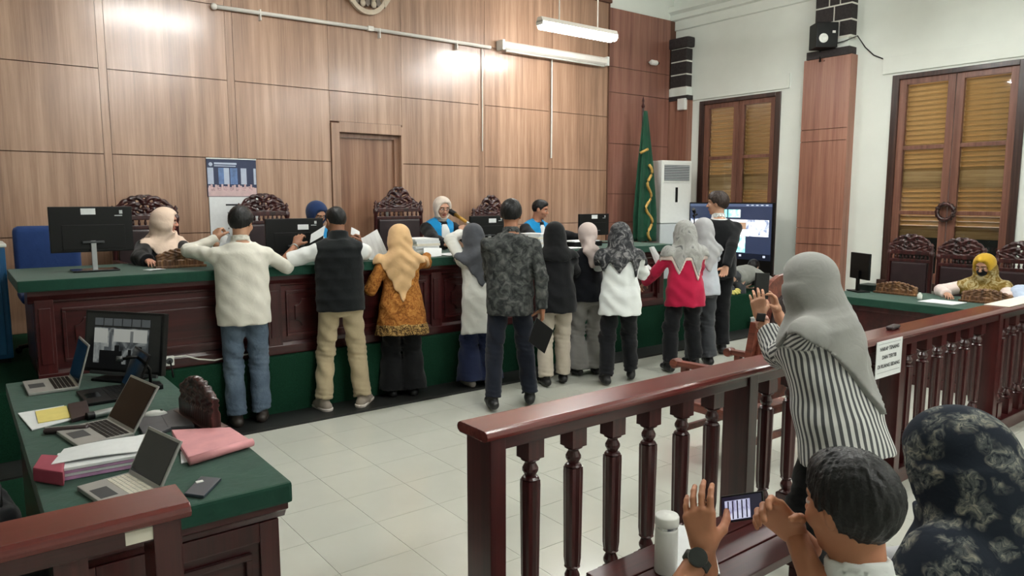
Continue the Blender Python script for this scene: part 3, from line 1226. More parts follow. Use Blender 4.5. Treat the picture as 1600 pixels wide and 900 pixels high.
def ik(S_, T, a, b, hint):
    """two-bone chain from S_ to T bending towards hint; returns elbow, wrist"""
    S_, T, hint = (np.asarray(v, np.float32) for v in (S_, T, hint))
    d = T - S_
    L_ = np.linalg.norm(d)
    mx = (a + b) * 0.985
    if L_ > mx:
        T = S_ + d / L_ * mx
        L_ = mx
    mn = abs(a - b) + 0.06
    if L_ < mn:
        T = S_ + d / (L_ + 1e-9) * mn
        L_ = mn
    u = (T - S_) / L_
    x = (a * a - b * b + L_ * L_) / (2 * L_)
    h = math.sqrt(max(0, a * a - x * x))
    p = hint - S_
    p = p - u * (p @ u)
    return S_ + u * x + unit(p) * h, T


def capped(a, b, ra, rb):
    """tapered capsule cut flat at b"""
    a, b = np.asarray(a, np.float32), np.asarray(b, np.float32)
    u = unit(b - a)
    base = rc(a, b + u * 0.03, ra, rb)

    def fn(P):
        return np.maximum(base(P), (P - b) @ u)
    fn.box = base.box
    return fn


def waves(amp, f, ph=0.0):
    """irregular cloth ripples"""
    def g(P):
        x, y, z = P[:, 0] * f, P[:, 1] * f, P[:, 2] * f
        return amp * (np.sin(x * 1.0 + 0.8 * z + 2.2 * np.sin(y * 0.7 + ph) + ph) * np.sin(z * 0.8 - 0.5 * y + 1.7 * np.sin(x * 0.6 + 2 * ph))
                      + 0.5 * np.sin(1.9 * z + 1.3 * x - y + 3 * ph))
    return g


skin_m, nt_, b_ = nodes('skin')
at_ = nt_.nodes.new('ShaderNodeAttribute')
at_.attribute_name = 'tint'
L(nt_, at_, 'Color', b_, 'Base Color')
b_.inputs['Roughness'].default_value = 0.5
b_.inputs['Subsurface Weight'].default_value = 0.08
b_.inputs['Subsurface Radius'].default_value = (0.01, 0.004, 0.002)
b_.inputs['Specular IOR Level'].default_value = 0.35
mp_ = coords(nt_)
bump(nt_, b_, noise(nt_, mp_, 160, 3), 'Fac', 0.08, 0.002)


def hand_sdf(w, f, n, side, s=1.0, curl=(0.35, 0.45, 0.3), thumb=(0.5, 0.3), spread=0.06, index=None):
    """palm and five jointed fingers. w wrist, f along the hand, n out of the palm, side +1 right / -1 left"""
    f, n = unit(f), np.asarray(n, np.float32)
    n = unit(n - f * (n @ f))
    t = np.cross(f, n) * side
    w = np.asarray(w, np.float32)
    q = S(0.010)
    q.u(rc(w - f * 0.05 * s, w + f * 0.012 * s, 0.026 * s, 0.025 * s))
    kn = [(0.030, 0.086, 0.073), (0.010, 0.091, 0.081), (-0.011, 0.086, 0.074), (-0.030, 0.076, 0.058)]
    for o, k, l in kn:
        K = w + (f * k + t * o) * s
        q.u(rc(w + (f * 0.012 + t * o * 0.55) * s, K, 0.0155 * s, 0.0118 * s), 0.014)
    for i, (o, k, l) in enumerate(kn):
        cu = curl if (index is None or i != 0) else index
        p = w + (f * k + t * o) * s
        ang = 0
        d0 = unit(f + t * (o / 0.03) * spread)
        r0 = 0.0092 if i < 3 else 0.0080
        for j, fr in enumerate((0.45, 0.30, 0.25)):
            ang += cu[j]
            d = d0 * math.cos(ang) + n * math.sin(ang)
            e = p + d * l * fr * s
            q.u(rc(p, e, (r0 - 0.0009 * j) * s, (r0 - 0.0009 * (j + 1)) * s), 0.003)
            p = e
    a0 = w + (f * 0.022 + t * 0.022) * s
    a1 = a0 + unit(f * 0.55 + t * 0.75 + n * thumb[0]) * 0.040 * s
    a2 = a1 + unit(f * 0.80 + t * 0.30 + n * (thumb[0] + thumb[1])) * 0.032 * s
    a3 = a2 + unit(f * 0.90 - t * 0.05 + n * (thumb[0] + 2 * thumb[1])) * 0.026 * s
    q.u(rc(a0, a1, 0.016 * s, 0.0125 * s), 0.014).u(rc(a1, a2, 0.0115 * s, 0.0100 * s), 0.004).u(rc(a2, a3, 0.0100 * s, 0.0078 * s), 0.003)
    q.tips = None
    return q


class Person:
    def __init__(self, label, loc, rz, ht=1.65, sex='m', build=1.0, lean=0, side=0, head=(0, 0, 0), feet=None, sit=None,
                 arms=None, skin=(178, 128, 100), near=False, knees=None, bust=0.0, group=None, hip_off=(0, 0), foot_ang=8):
        self.root = empty('person', loc, R(rz), label, 'person', group)
        self.loc = np.array(loc, np.float32)
        self.Rz = rotm('z', R(rz))
        self.near, self.sex = near, sex
        self.hc = 0.0082 if near else 0.0110          # cloth cell
        s = self.s = ht / 1.70
        self.bw = build
        wl = self.wl
        self.pelvis = np.array([hip_off[0], hip_off[1], (sit if sit else 0.945 * s)], np.float32)
        M = rotm('y', R(side)) @ rotm('x', -R(lean))
        self.M = M
        self.Lt = 0.50 * s
        k = s * build
        if sex == 'm':
            self.prof = [(-0.14 * s, 0.085 * k, 0.085 * k, -0.015), (-0.07 * s, 0.150 * k, 0.112 * k, -0.015), (0.0, 0.163 * k, 0.118 * k, -0.012), (0.10 * s, 0.150 * k, 0.110 * k, 0.0),
                         (0.22 * s, 0.152 * k, 0.110 * k, 0.005), (0.34 * s, 0.168 * k, 0.116 * k, 0.0), (0.41 * s, 0.152 * k, 0.100 * k, -0.008), (0.455 * s, 0.105 * k, 0.080 * k, -0.012), (0.50 * s, 0.060 * s, 0.058 * s, -0.012)]
            self.shx = 0.180 * k
        else:
            self.prof = [(-0.14 * s, 0.085 * k, 0.085 * k, -0.02), (-0.07 * s, 0.160 * k, 0.122 * k, -0.022), (0.0, 0.168 * k, 0.122 * k, -0.018), (0.10 * s, 0.142 * k, 0.105 * k, 0.0),
                         (0.20 * s, 0.132 * k, 0.100 * k, 0.004), (0.32 * s, 0.146 * k, (0.112 + bust) * k, 0.008), (0.405 * s, 0.134 * k, 0.094 * k, -0.006), (0.455 * s, 0.092 * k, 0.074 * k, -0.012), (0.50 * s, 0.054 * s, 0.052 * s, -0.012)]
            self.shx = 0.158 * k
        self.neck = self.t2l((0, -0.010, 0.495 * s))
        self.HM = M @ rotm('z', R(head[0])) @ rotm('x', -R(head[1])) @ rotm('y', R(head[2]))
        if abs(lean) > 25:
            self.HM = rotm('x', -R(lean * 0.4)) @ rotm('z', R(head[0])) @ rotm('x', -R(head[1]))
        self.hs = s * (1.0 if sex == 'm' else 0.97)
        self.head = self.neck + (M @ np.array([0, 0.020, 0.038], np.float32)) * s + (self.HM @ np.array([0, 0.008, 0.105], np.float32)) * s
        # limbs
        self.sh = {c: self.t2l((sg * self.shx, -0.005, 0.390 * s)) for c, sg in (('L', -1), ('R', 1))}
        self.arm = {}
        arms = arms or {}
        for c, sg in (('L', -1), ('R', 1)):
            a = arms.get(c)
            if a is None:
                T = self.sh[c] + np.array([sg * 0.07, 0.06, -0.50], np.float32) * s
                H = self.sh[c] + np.array([sg * 0.12, -0.25, -0.25], np.float32)
                opt = {}
            else:
                H, T = self.w2l(a[0]), self.w2l(a[1])
                opt = a[2] if len(a) > 2 else {}
            e, wr = ik(self.sh[c], T, 0.285 * s, 0.245 * s, H)
            f = self.wd(opt['f']) if 'f' in opt else unit(wr - e)
            n = self.wd(opt['n']) if 'n' in opt else np.array([-sg, 0.2, 0], np.float32)
            self.arm[c] = dict(e=e, w=wr, f=f, n=n, sg=sg, curl=opt.get('curl', (0.35, 0.5, 0.35)), thumb=opt.get('thumb', (0.5, 0.3)), index=opt.get('index'), spread=opt.get('spread', 0.06))
        self.leg = {}
        for i, (c, sg) in enumerate((('L', -1), ('R', 1))):
            hip = self.pelvis + np.array([sg * 0.088 * k, -0.005, -0.035 * s], np.float32)
            if feet:
                ft = self.w2l((*feet[i][:2], self.loc[2]))
            elif sit:
                ft = np.array([sg * 0.11, self.pelvis[1] + 0.42, 0], np.float32)
            else:
                ft = np.array([sg * 0.095, 0, 0], np.float32)
            ank = ft + np.array([0, 0, 0.085 * s], np.float32)
            hint = hip + np.array([sg * 0.03, 0.5, 0.15 if sit else 0.0], np.float32)
            if knees:
                hint = self.w2l(knees[i])
            kn, an = ik(hip, ank, 0.425 * s, 0.405 * s, hint)
            fa = R(foot_ang) * sg
            self.leg[c] = dict(hip=hip, kn=kn, an=an, fd=np.array([math.sin(fa), math.cos(fa), 0], np.float32))
        self.skin = np.array(s2l(skin), np.float32)

    # frames
    def w2l(self, p):
        return (np.asarray(p, np.float32) - self.loc) @ self.Rz

    def wd(self, v):
        return unit(np.asarray(v, np.float32) @ self.Rz)

    @property
    def wl(self):
        return None

    def t2l(self, p):
        return self.pelvis + self.M @ np.asarray(p, np.float32)

    def h2l(self, p):
        return self.head + self.HM @ (np.asarray(p, np.float32) * self.hs)

    def l2w(self, p):
        return self.loc + self.Rz @ np.asarray(p, np.float32)

    def add(self, name, fn, mat, h=None):
        return sdf_obj(name, fn, h or self.hc, mat, self.root)

    # ---- the body itself
    def head_sdf(self):
        hs, HM = self.hs, self.HM
        H = lambda *p: self.h2l(p)
        q = S(0.03 * hs)
        q.u(ell(H(0, -0.010, 0.022), np.array([0.073, 0.090, 0.090]) * hs, HM))
        q.u(ell(H(0, 0.028, -0.045), np.array([0.054, 0.058, 0.066]) * hs, HM))
        q.u(ell(H(0, 0.058, -0.092), np.array([0.022, 0.020, 0.016]) * hs, HM), 0.02)
        q.u(ell(H(0, 0.062, 0.032), np.array([0.052, 0.026, 0.020]) * hs, HM), 0.02)
        for sg in (-1, 1):
            q.u(ell(H(sg * 0.042, 0.058, -0.022), np.array([0.020, 0.022, 0.022]) * hs, HM), 0.02)
        q.sub(ell(H(0.031, 0.098, 0.008), np.array([0.016, 0.018, 0.010]) * hs, HM), 0.010)
        q.sub(ell(H(-0.031, 0.098, 0.008), np.array([0.016, 0.018, 0.010]) * hs, HM), 0.010)
        for sg in (-1, 1):
            q.join(ell(H(sg * 0.031, 0.073, 0.007), np.array([0.0135, 0.0135, 0.012]) * hs, HM), 0.002)
            q.join(ell(H(sg * 0.074, -0.008, 0.000), np.array([0.010, 0.020, 0.032]) * hs, HM @ rotm('z', sg * 0.35)), 0.008)
        q.join(rc(H(0, 0.084, 0.012), H(0, 0.104, -0.020), 0.008 * hs, 0.012 * hs), 0.010)
        for sg in (-1, 1):
            q.join(ell(H(sg * 0.011, 0.094, -0.024), np.array([0.009, 0.010, 0.008]) * hs, HM), 0.006)
        q.join(ell(H(0, 0.083, -0.050), np.array([0.024, 0.011, 0.0062]) * hs, HM), 0.004)
        q.join(ell(H(0, 0.081, -0.060), np.array([0.021, 0.011, 0.0068]) * hs, HM), 0.004)
        q.join(rc(H(0, -0.014, -0.045), self.neck - self.M @ np.array([0, 0.0, 0.03], np.float32), 0.055 * hs, 0.060 * hs), 0.02)
        return q

    def body(self, hands=('L', 'R'), brow=(34, 24, 20), lip=(168, 100, 90)):
        s = self.s
        parts = []
        c = S(0.03)
        c.u(loft(self.pelvis, self.M, self.prof))
        c.u(rc(self.neck, self.h2l((0, -0.012, -0.05)), 0.056 * s, 0.052 * s))
        for k in 'LR':
            a, l = self.arm[k], self.leg[k]
            c.u(rc(self.t2l((0, -0.012, 0.44 * s)), self.sh[k], 0.034 * s, 0.040 * s)).u(rc(self.sh[k], a['e'], 0.042 * s, 0.037 * s)).u(rc(a['e'], a['w'], 0.038 * s, 0.0265 * s), 0.015)
            c.u(rc(l['hip'], l['kn'], 0.085 * s, 0.055 * s)).u(rc(l['kn'], l['an'], 0.054 * s, 0.036 * s)).u(rc(l['an'] + np.array([0, 0, -0.05 * s]), l['an'] + l['fd'] * 0.15 * s + np.array([0, 0, -0.06 * s]), 0.03 * s, 0.024 * s), 0.02)
        hb = 0.0165 if not self.near else 0.012
        parts.append(polygonize(c, hb))
        hq = self.head_sdf()
        n0 = len(parts[0][0])
        hv = polygonize(hq, 0.0048 if not self.near else 0.0040)
        parts.append(hv)
        for k in hands:
            a = self.arm[k]
            parts.append(polygonize(hand_sdf(a['w'], a['f'], a['n'], a['sg'], s * (1.0 if self.sex == 'm' else 0.94), a['curl'], a['thumb'], a['spread'], a['index']), 0.0046 if not self.near else 0.0031))
        me = mesh_from('body', parts)
        nv = len(me.vertices)
        col = np.ones((nv, 4), np.float32)
        col[:, :3] = self.skin
        P = (hv[0] - self.head) @ self.HM / self.hs
        fc = np.tile(self.skin, (len(P), 1))
        ax, y, z = np.abs(P[:, 0]), P[:, 1], P[:, 2]
        lips = (y > 0.06) & (ax < 0.024) & (z < -0.0445) & (z > -0.067)
        fc[lips] = s2l(lip)
        br = (y > 0.045) & (ax > 0.012) & (ax < 0.052) & (np.abs(z - (0.030 - 0.12 * np.maximum(ax - 0.035, 0))) < 0.0055)
        fc[br] = s2l(brow)
        ey = (np.hypot((ax - 0.031) / 0.0145, (z - 0.007) / 0.0075) < 1) & (y > 0.05)
        fc[ey] = s2l((205, 198, 192))
        ir = (np.hypot(ax - 0.031, z - 0.007) < 0.0062) & (y > 0.05)
        fc[ir] = s2l((24, 16, 14))
        col[n0:n0 + len(P), :3] = fc
        at = me.attributes.new('tint', 'FLOAT_COLOR', 'POINT')
        at.data.foreach_set('color', col.ravel())
        return link('body', me, skin_m, self.root)

    def hair(self, mat, vol=0.012, front=0.062, nape=-0.062, name='hair', rough=0.004):
        hs, HM = self.hs, self.HM
        q = S(0.02).u(ell(self.h2l((0, -0.014, 0.030)), (np.array([0.075, 0.092, 0.090]) + vol) * hs, HM))
        q.u(ell(self.h2l((0, 0.025, 0.085)), np.array([0.055, 0.06, 0.030 + vol]) * hs, HM))

        def keep(P):
            p = (P - self.head) @ HM / hs
            line = np.interp(p[:, 1], [-0.11, -0.07, -0.03, 0.0, 0.02, 0.05, 0.08, 0.12], [nape, nape + 0.004, nape + 0.03, 0.018, 0.0, 0.045, front, front + 0.006])
            return (line - p[:, 2]) * 0.8 * hs
        q.cut(keep)

        def tuft(P):
            p = (P - self.head) @ HM / hs
            a = np.arctan2(p[:, 0], p[:, 1])
            return 0.55 * rough * (np.sin(a * 13 + p[:, 2] * 35 + 3 * np.sin(p[:, 0] * 40)) * np.sin(p[:, 2] * 45 + 3 * np.sin(a * 4)) * 1.1 + 0.9 * np.sin(a * 40 + p[:, 2] * 25 + 5 * np.sin(p[:, 1] * 30)) * np.cos(p[:, 2] * 60 + 2 * np.sin(a * 7)) + 0.3 * np.sin(p[:, 0] * 190 + p[:, 1] * 110 + 3 * np.sin(p[:, 2] * 60)))
        q.ripple(tuft)
        return self.add(name, q, mat, 0.0056 if not self.near else 0.0040)

    # ---- clothing
    def torso_rows(self, ease, hem, hem_out=0.0, top=0.485):
        """body profile let out by ease from hem (metres above the pelvis, may be negative) to the neck"""
        s = self.s
        pr = np.array(self.prof)
        rows = []
        zs = [hem] + [z for z in pr[:, 0] if z > hem + 0.02 and z < top * s] + [top * s]
        for z in zs:
            zz = max(z, -0.03 * s)
            rx, ry, y0 = (np.interp(zz, pr[:, 0], pr[:, i]) for i in (1, 2, 3))
            t = np.clip((0.12 * s - z) / (0.12 * s - hem + 1e-6), 0, 1)
            waist = 0.012 if 0.05 * s < z < 0.26 * s else 0.0
            rows.append((z, rx + ease + waist + hem_out * t, ry + ease + waist + hem_out * t * 0.9, y0))
        return rows

    def shirt(self, mat, hem=-0.06, sleeve='long', ease=0.016, hem_out=0.0, wr=0.004, collar=True, name='shirt', cuff=1.0, arm_ease=0.012, f=26, cut=None, top=0.485, h=None):
        s = self.s
        hem = hem * s
        self.over = (ease, hem, hem_out, arm_ease)
        q = S(0.03)
        q.u(loft(self.pelvis, self.M, self.torso_rows(ease, hem, hem_out, top)))
        for k in 'LR':
            a = self.arm[k]
            q.u(rc(self.t2l((0, -0.014, 0.458 * s)), self.sh[k], (0.046 if sleeve != 'none' else 0.045) * s, (0.047 if sleeve != 'none' else 0.042) * s + arm_ease * (0.7 if sleeve != 'none' else 0)), 0.03)
            if sleeve == 'long':
                q.u(rc(self.sh[k], a['e'], 0.047 * s + arm_ease * 0.8, 0.041 * s + arm_ease), 0.025)
                q.u(capped(a['e'], a['e'] + (a['w'] - a['e']) * cuff, 0.041 * s + arm_ease, 0.030 * s + arm_ease * 0.9), 0.012)
            elif sleeve == 'short':
                q.u(capped(self.sh[k], self.sh[k] + (a['e'] - self.sh[k]) * 0.80, 0.049 * s + arm_ease * 0.8, 0.050 * s + arm_ease), 0.025)
        if wr:
            q.ripple(waves(wr, f, 1.3 + 7 * self.s))
            def elbow(P):
                d = 0
                for k in 'LR':
                    e = self.arm[k]['e']
                    r = np.linalg.norm(P - e, axis=1)
                    d = d + wr * 0.9 * np.exp(-(r / 0.09) ** 2) * np.sin(((P - e) @ unit(self.arm[k]['w'] - self.sh[k])) * 190)
                return d
            if sleeve == 'long':
                q.ripple(elbow)
        def hemcut(P):
            t = (P - self.pelvis) @ self.M
            return (hem + 0.006 * np.sin(t[:, 0] * 30) - t[:, 2] + 0) * 0.9
        # keep arms: only cut points that belong to the torso column
        pr = self.torso_rows(ease + 0.05, hem - 0.1, hem_out)
        if cut:
            q.cut(lambda P: cut((P - self.pelvis) @ self.M))
        q.sub(rc(self.neck + self.M @ np.array([0, 0.022, 0.040], np.float32), self.neck + self.M @ np.array([0, 0.03, 0.12], np.float32), 0.052 * s, 0.06 * s))
        if collar:
            cn = self.neck + self.M @ np.array([0, 0.004, 0.002], np.float32)
            up = unit(self.M[:, 2] * 0.95 + self.M[:, 1] * 0.25)
            def col(P):
                p = P - cn
                z = p @ up
                r = np.linalg.norm(p - z[:, None] * up, axis=1)
                rr = 0.066 * s - 0.10 * (z - 0.0)
                return np.maximum(np.abs(r - rr) - 0.006, np.abs(z - 0.014 * s) - 0.026 * s)
            col.box = (cn - 0.11, cn + 0.11)
            q.join(col, 0.008)
        return self.add(name, q, mat, h)

    def vest(self, mat, hem=-0.05, ease=0.03, name='vest', quilt=True):
        s = self.s
        q = S(0.03).u(loft(self.pelvis, self.M, self.torso_rows(ease, hem * s, 0.004)))
        for k in 'LR':
            q.u(rc(self.t2l((0, -0.012, 0.465 * s)), self.sh[k] * 0.8 + self.neck * 0.2, 0.062 * s, 0.070 * s), 0.03)
            sg = self.arm[k]['sg']
        q.cut(lambda P: np.abs(((P - self.pelvis) @ self.M)[:, 0]) - self.shx * 1.10)
        if quilt:
            q.ripple(lambda P: 0.005 * np.abs(np.sin(((P - self.pelvis) @ self.M)[:, 2] * 38)) - 0.003)
        q.ripple(waves(0.003, 24, 0.4))
        cn = self.neck + self.M @ np.array([0, 0.0, 0.004], np.float32)
        up = unit(self.M[:, 2] * 0.95 + self.M[:, 1] * 0.2)
        def col(P):
            p = P - cn
            z = p @ up
            r = np.linalg.norm(p - z[:, None] * up, axis=1)
            return np.maximum(np.abs(r - 0.070 * s) - 0.011, np.abs(z - 0.016 * s) - 0.036 * s)
        col.box = (cn - 0.12, cn + 0.12)
        q.join(col, 0.012)
        return self.add(name, q, mat)

    def trousers(self, mat, ease=0.014, flare=0.0, wr=0.005, name='trousers', length=0.92, top=0.06):
        s, k = self.s, self.s * self.bw
        q = S(0.035)
        q.u(loft(self.pelvis, self.M, [(r[0], r[1] + 0.007, r[2] + 0.007, r[3]) for r in self.prof if r[0] <= 0.11 * s]))
        for c in 'LR':
            l = self.leg[c]
            q.u(rc(l['hip'] - np.array([0, 0, 0.03], np.float32), l['kn'], 0.078 * k + min(ease, 0.012), 0.060 * s + ease), 0.03)
            q.u(capped(l['kn'], l['kn'] + (l['an'] - l['kn']) * (length + 0.06), 0.060 * s + ease, 0.046 * s + ease + flare), 0.02)
        q.ripple(waves(wr, 24, 0.7 + 3 * self.s))
        def knee(P):
            d = 0
            for c in 'LR':
                l = self.leg[c]
                r = np.linalg.norm(P - l['kn'], axis=1)
                d = d + wr * np.exp(-(r / 0.11) ** 2) * np.sin(P[:, 2] * 150 + 25 * P[:, 0])
                r = np.linalg.norm(P - l['an'], axis=1)
                d = d + wr * 1.2 * np.exp(-(r / 0.10) ** 2) * np.sin(P[:, 2] * 160 + 20 * P[:, 0])
            return d
        q.ripple(knee)
        return self.add(name, q, mat)

    def skirt(self, mat, rtop=0.17, rbot=0.2, z0=0.05, name='skirt'):
        s = self.s
        lo = z0
        c = (self.leg['L']['an'] + self.leg['R']['an']) / 2
        q = S(0.03)
        zt = self.pelvis[2] + 0.08 * s
        n = 6
        for i in range(1):
            o = np.array([0, 0, 0], np.float32)
            rows = []
            for j in range(n + 1):
                t = j / n
                z = lo + (zt - lo) * t
                r = rbot + (rtop - rbot) * min(1, t * 1.1)
                rows.append((z, r, r * 0.76, c[1] + (self.pelvis[1] - c[1]) * t))
            fn = loft((c[0] * 0.5 + self.pelvis[0] * 0.5, 0, 0), np.eye(3), rows)
        q.u(fn)
        q.ripple(lambda P: 0.012 * np.sin(np.arctan2(P[:, 0], P[:, 1]) * 9) * np.clip(1.0 - (P[:, 2] - lo) / (zt - lo), 0, 1))
        return self.add(name, q, mat)

    def shoes(self, mat, sole=None, big=1.0):
        s = self.s
        for c in 'LR':
            l = self.leg[c]
            b = l['an'] - np.array([0, 0, 0.085 * s], np.float32)
            fd = l['fd']
            q = S(0.02)
            q.u(rc(b - fd * 0.045 * s + np.array([0, 0, 0.042 * s]), b + fd * 0.05 * s + np.array([0, 0, 0.045 * s]), 0.040 * s * big, 0.044 * s * big))
            q.u(rc(b + fd * 0.05 * s + np.array([0, 0, 0.040 * s]), b + fd * 0.165 * s + np.array([0, 0, 0.030 * s]), 0.044 * s * big, 0.034 * s * big))
            q.u(rc(b + np.array([0, 0, 0.05 * s]), b + np.array([0, 0, 0.095 * s]), 0.042 * s, 0.044 * s), 0.02)
            q.cut(lambda P: 0.006 - P[:, 2] + b[2])
            o = self.add('shoe', q, mat, 0.0075)
            if sole:
                q = S(0.01).u(rc(b - fd * 0.048 * s + np.array([0, 0, 0.03]), b + fd * 0.168 * s + np.array([0, 0, 0.03]), 0.047 * s * big, 0.041 * s * big))
                q.cut(lambda P: np.abs(P[:, 2] - b[2] - 0.016) - 0.015)
                so = sdf_obj('sole', q, 0.006, sole, o)

    def hijab(self, mat, back=0.24, side=0.12, front=0.20, point=0.0, width=0.17, puff=0.0, fold=0.005, ease=0.028, name='hijab', cinch=False, tail=None, edge=None, f=60, bun=0.0, arms_cover=0.45, hem=None, h=None, open_=1.0, brim=0.066, cone=1.0):
        s, hs, HM = self.s, self.hs, self.HM
        q = S(0.035)
        q.u(ell(self.h2l((0, -0.014, 0.022)), (np.array([0.108, 0.120, 0.113]) + puff) * hs, HM))
        q.u(ell(self.h2l((0, 0.022, -0.050)), (np.array([0.094, 0.082, 0.080]) + puff * 0.5) * hs, HM))
        if bun:
            q.u(ell(self.h2l((0, -0.085, 0.000)), np.array([0.055, 0.05, 0.05]) * hs * bun, HM))
        nk = 0.070 if cinch else 0.088
        q.u(rc(self.h2l((0, -0.012, -0.04)), self.t2l((0, -0.008, 0.475 * s)), (nk + 0.004) * hs, nk * hs))
        if not cinch:
            gq = ease - 0.028
            q.u(loft(self.pelvis, self.M, [(0.36 * s, 0.150 * s * cone, 0.112 * s, -0.012), (0.43 * s, 0.142 * s * cone, 0.112 * s, -0.012), (0.50 * s, 0.128 * s * cone + gq, 0.114 * s + gq, -0.004), (0.57 * s, 0.116 * s * cone + gq, 0.112 * s + gq, 0.008), (0.63 * s, 0.108 * s + gq, 0.105 * s + gq, 0.012)]), 0.04)
            gr = ease - 0.028
            q.u(rc(self.h2l((0, -0.040, -0.02)), self.t2l((0, -0.052, 0.41 * s)), 0.084 * hs + gr, 0.086 * s + gr), 0.04)
            ov = getattr(self, 'over', (0.02, -0.1, 0, 0.01))
            rows = self.torso_rows(ov[0] + ease * 0.75, min(ov[1], -0.05), ov[2])
            dr = S(0.03).u(loft(self.pelvis, self.M, rows))
            for k in 'LR':
                a = self.arm[k]
                ae = ov[3] * 0.7 + ease * 0.75
                dr.u(rc(self.t2l((0, -0.010, 0.470 * s)), self.sh[k], 0.068 * s, 0.047 * s + ae), 0.03)
                dr.u(rc(self.sh[k], self.sh[k] + (a['e'] - self.sh[k]) * arms_cover, 0.048 * s + ae, 0.044 * s + ae), 0.02)

            def dcut(P):
                t = (P - self.pelvis) @ self.M
                x, y, z = t[:, 0], t[:, 1], t[:, 2] - 0.49 * s
                if hem is not None:
                    ln = hem(x, y)
                else:
                    an = np.abs(np.arctan2(x, -(y + 0.0)))
                    ln = np.interp(an, [0, 0.7, 1.57, 2.3, 3.15], [back, back * 0.6 + side * 0.4, side, side * 0.4 + front * 0.6, front])
                    ln = ln + point * np.maximum(0, 1 - np.abs(x) / width) * (y < 0.03)
                return np.maximum(dr(P), (-ln - z) * 0.75)
            dcut.box = dr.box
            q.u(dcut, 0.03)
        if tail:
            for a, b, r0, r1 in tail:
                q.u(rc(self.t2l(a), self.t2l(b), r0, r1), 0.02)
        q.sub(ell(self.h2l((0, 0.118, -0.010)), np.array([0.060, 0.075, 0.085]) * hs * open_, HM), 0.006)
        q.cut(lambda P: np.minimum(((P - self.head) @ HM)[:, 1] / hs - brim, np.minimum(((P - self.head) @ HM)[:, 2] / hs + 0.082, 0.085 - ((P - self.head) @ HM)[:, 2] / hs)) * hs)
        q.sub(ell(self.h2l((0, 0.05, -0.012)), np.array([0.056, 0.07, 0.080]) * hs * open_, HM), 0.006)

        def folds(P):
            p = (P - self.head) @ HM / hs
            x, y, z = p[:, 0], p[:, 1], p[:, 2]
            lowr = np.clip((0.03 - z) / 0.14, 0.15, 1.0)
            c1 = np.sin(f * (z * 0.75 + 0.55 * np.abs(x + 0.03) - 0.25 * y) + 2.0 * np.sin(9 * x + 5 * z))
            c2 = np.sin(f * 0.6 * (x * 0.9 - 0.35 * z) + 2.4 * np.sin(7 * z))
            return fold * lowr * (0.7 * c1 + 0.6 * c2)
        q.ripple(folds)
        return self.add(name, q, mat, h)


# ---- cloth and hair colours
plain('hair_black', (15, 14, 15), 0.45, var=0.35, nscale=110, bstr=0.6, spec=0.35)
plain('hair_brown', (46, 34, 28), 0.5, var=0.35, nscale=60, bstr=0.6, spec=0.35)
fabric('white_shirt', (222, 218, 206), 0.04, 5)
fabric('white_cotton', (224, 226, 224), 0.03, 5)
fabric('white_tunic', (220, 220, 214), 0.04, 5)
fabric('white_blouse', (228, 232, 230), 0.04, 5)
fabric('black_vest', (20, 23, 25), 0.12, 8)
fabric('black_cloth', (17, 18, 21), 0.14, 7)
fabric('black_top', (18, 20, 26), 0.14, 7)
fabric('black_robe', (15, 15, 18), 0.14, 7)
fabric('suit_black', (17, 18, 21), 0.1, 7)
fabric('judge_blue', (30, 138, 196), 0.08, 6)
fabric('khaki', (178, 162, 132), 0.08, 6)
fabric('beige_cloth', (186, 176, 160), 0.07, 6)
fabric('grey_trousers', (128, 126, 122), 0.07, 6)
fabric('dark_trousers', (18, 19, 23), 0.14, 6)
fabric('charcoal', (62, 64, 68), 0.1, 6)
fabric('navy_trousers', (34, 42, 72), 0.12, 6)
fabric('navy_dark', (24, 28, 40), 0.14, 6)
fabric('black_trousers', (15, 16, 18), 0.16, 6)
fabric('crimson', (176, 26, 64), 0.08, 6)
fabric('pale_shirt', (188, 194, 202), 0.05, 6)
fabric('hijab_beige', (212, 174, 128), 0.06, 6, wr=0.2)
fabric('hijab_peach', (232, 206, 186), 0.05, 6, wr=0.2)
fabric('hijab_charcoal', (78, 80, 86), 0.1, 6, wr=0.2)
fabric('hijab_black', (17, 18, 20), 0.14, 6, wr=0.2)
fabric('hijab_mauve', (206, 190, 184), 0.05, 6, wr=0.2)
fabric('hijab_grey', (146, 146, 142), 0.06, 6, wr=0.2)
fabric('hijab_pale', (172, 172, 174), 0.06, 6, wr=0.2)
fabric('hijab_navy', (30, 48, 86), 0.1, 6, wr=0.2)
fabric('hijab_cream', (214, 200, 188), 0.05, 6, wr=0.2)
fabric('hijab_yellow', (188, 150, 44), 0.14, 10, wr=0.2)
fabric('grey_knit', (138, 140, 134), 0.08, 6)
fabric('pale_grey', (176, 176, 178), 0.06, 6)
fabric('cream_edge', (224, 208, 200), 0.04, 6)
pattern_fabric('camo', (44, 46, 46), ((70, 72, 71), (100, 100, 97)), 17, 1.0, detail=7, thr=(0.40, 0.52, 0.68))
pattern_fabric('batik', (122, 72, 30), ((164, 104, 46), (190, 134, 70)), 26, 1.8, detail=5, thr=(0.38, 0.5, 0.66))
pattern_fabric('batik_dark', (60, 44, 26), ((128, 98, 56), (196, 160, 100)), 50, 1.4, detail=4, thr=(0.44, 0.5, 0.62))
pattern_fabric('hijab_print', (46, 47, 50), ((88, 88, 90), (138, 136, 136)), 13, 1.8, detail=4, thr=(0.42, 0.54, 0.64))
pattern_fabric('hijab_marble', (150, 150, 146), ((170, 170, 166), (92, 94, 96)), 9, 1.6, detail=3, thr=(0.40, 0.58, 0.72))
pattern_fabric('hijab_olive', (120, 96, 40), ((150, 128, 78), (184, 170, 130)), 20, 1.4)
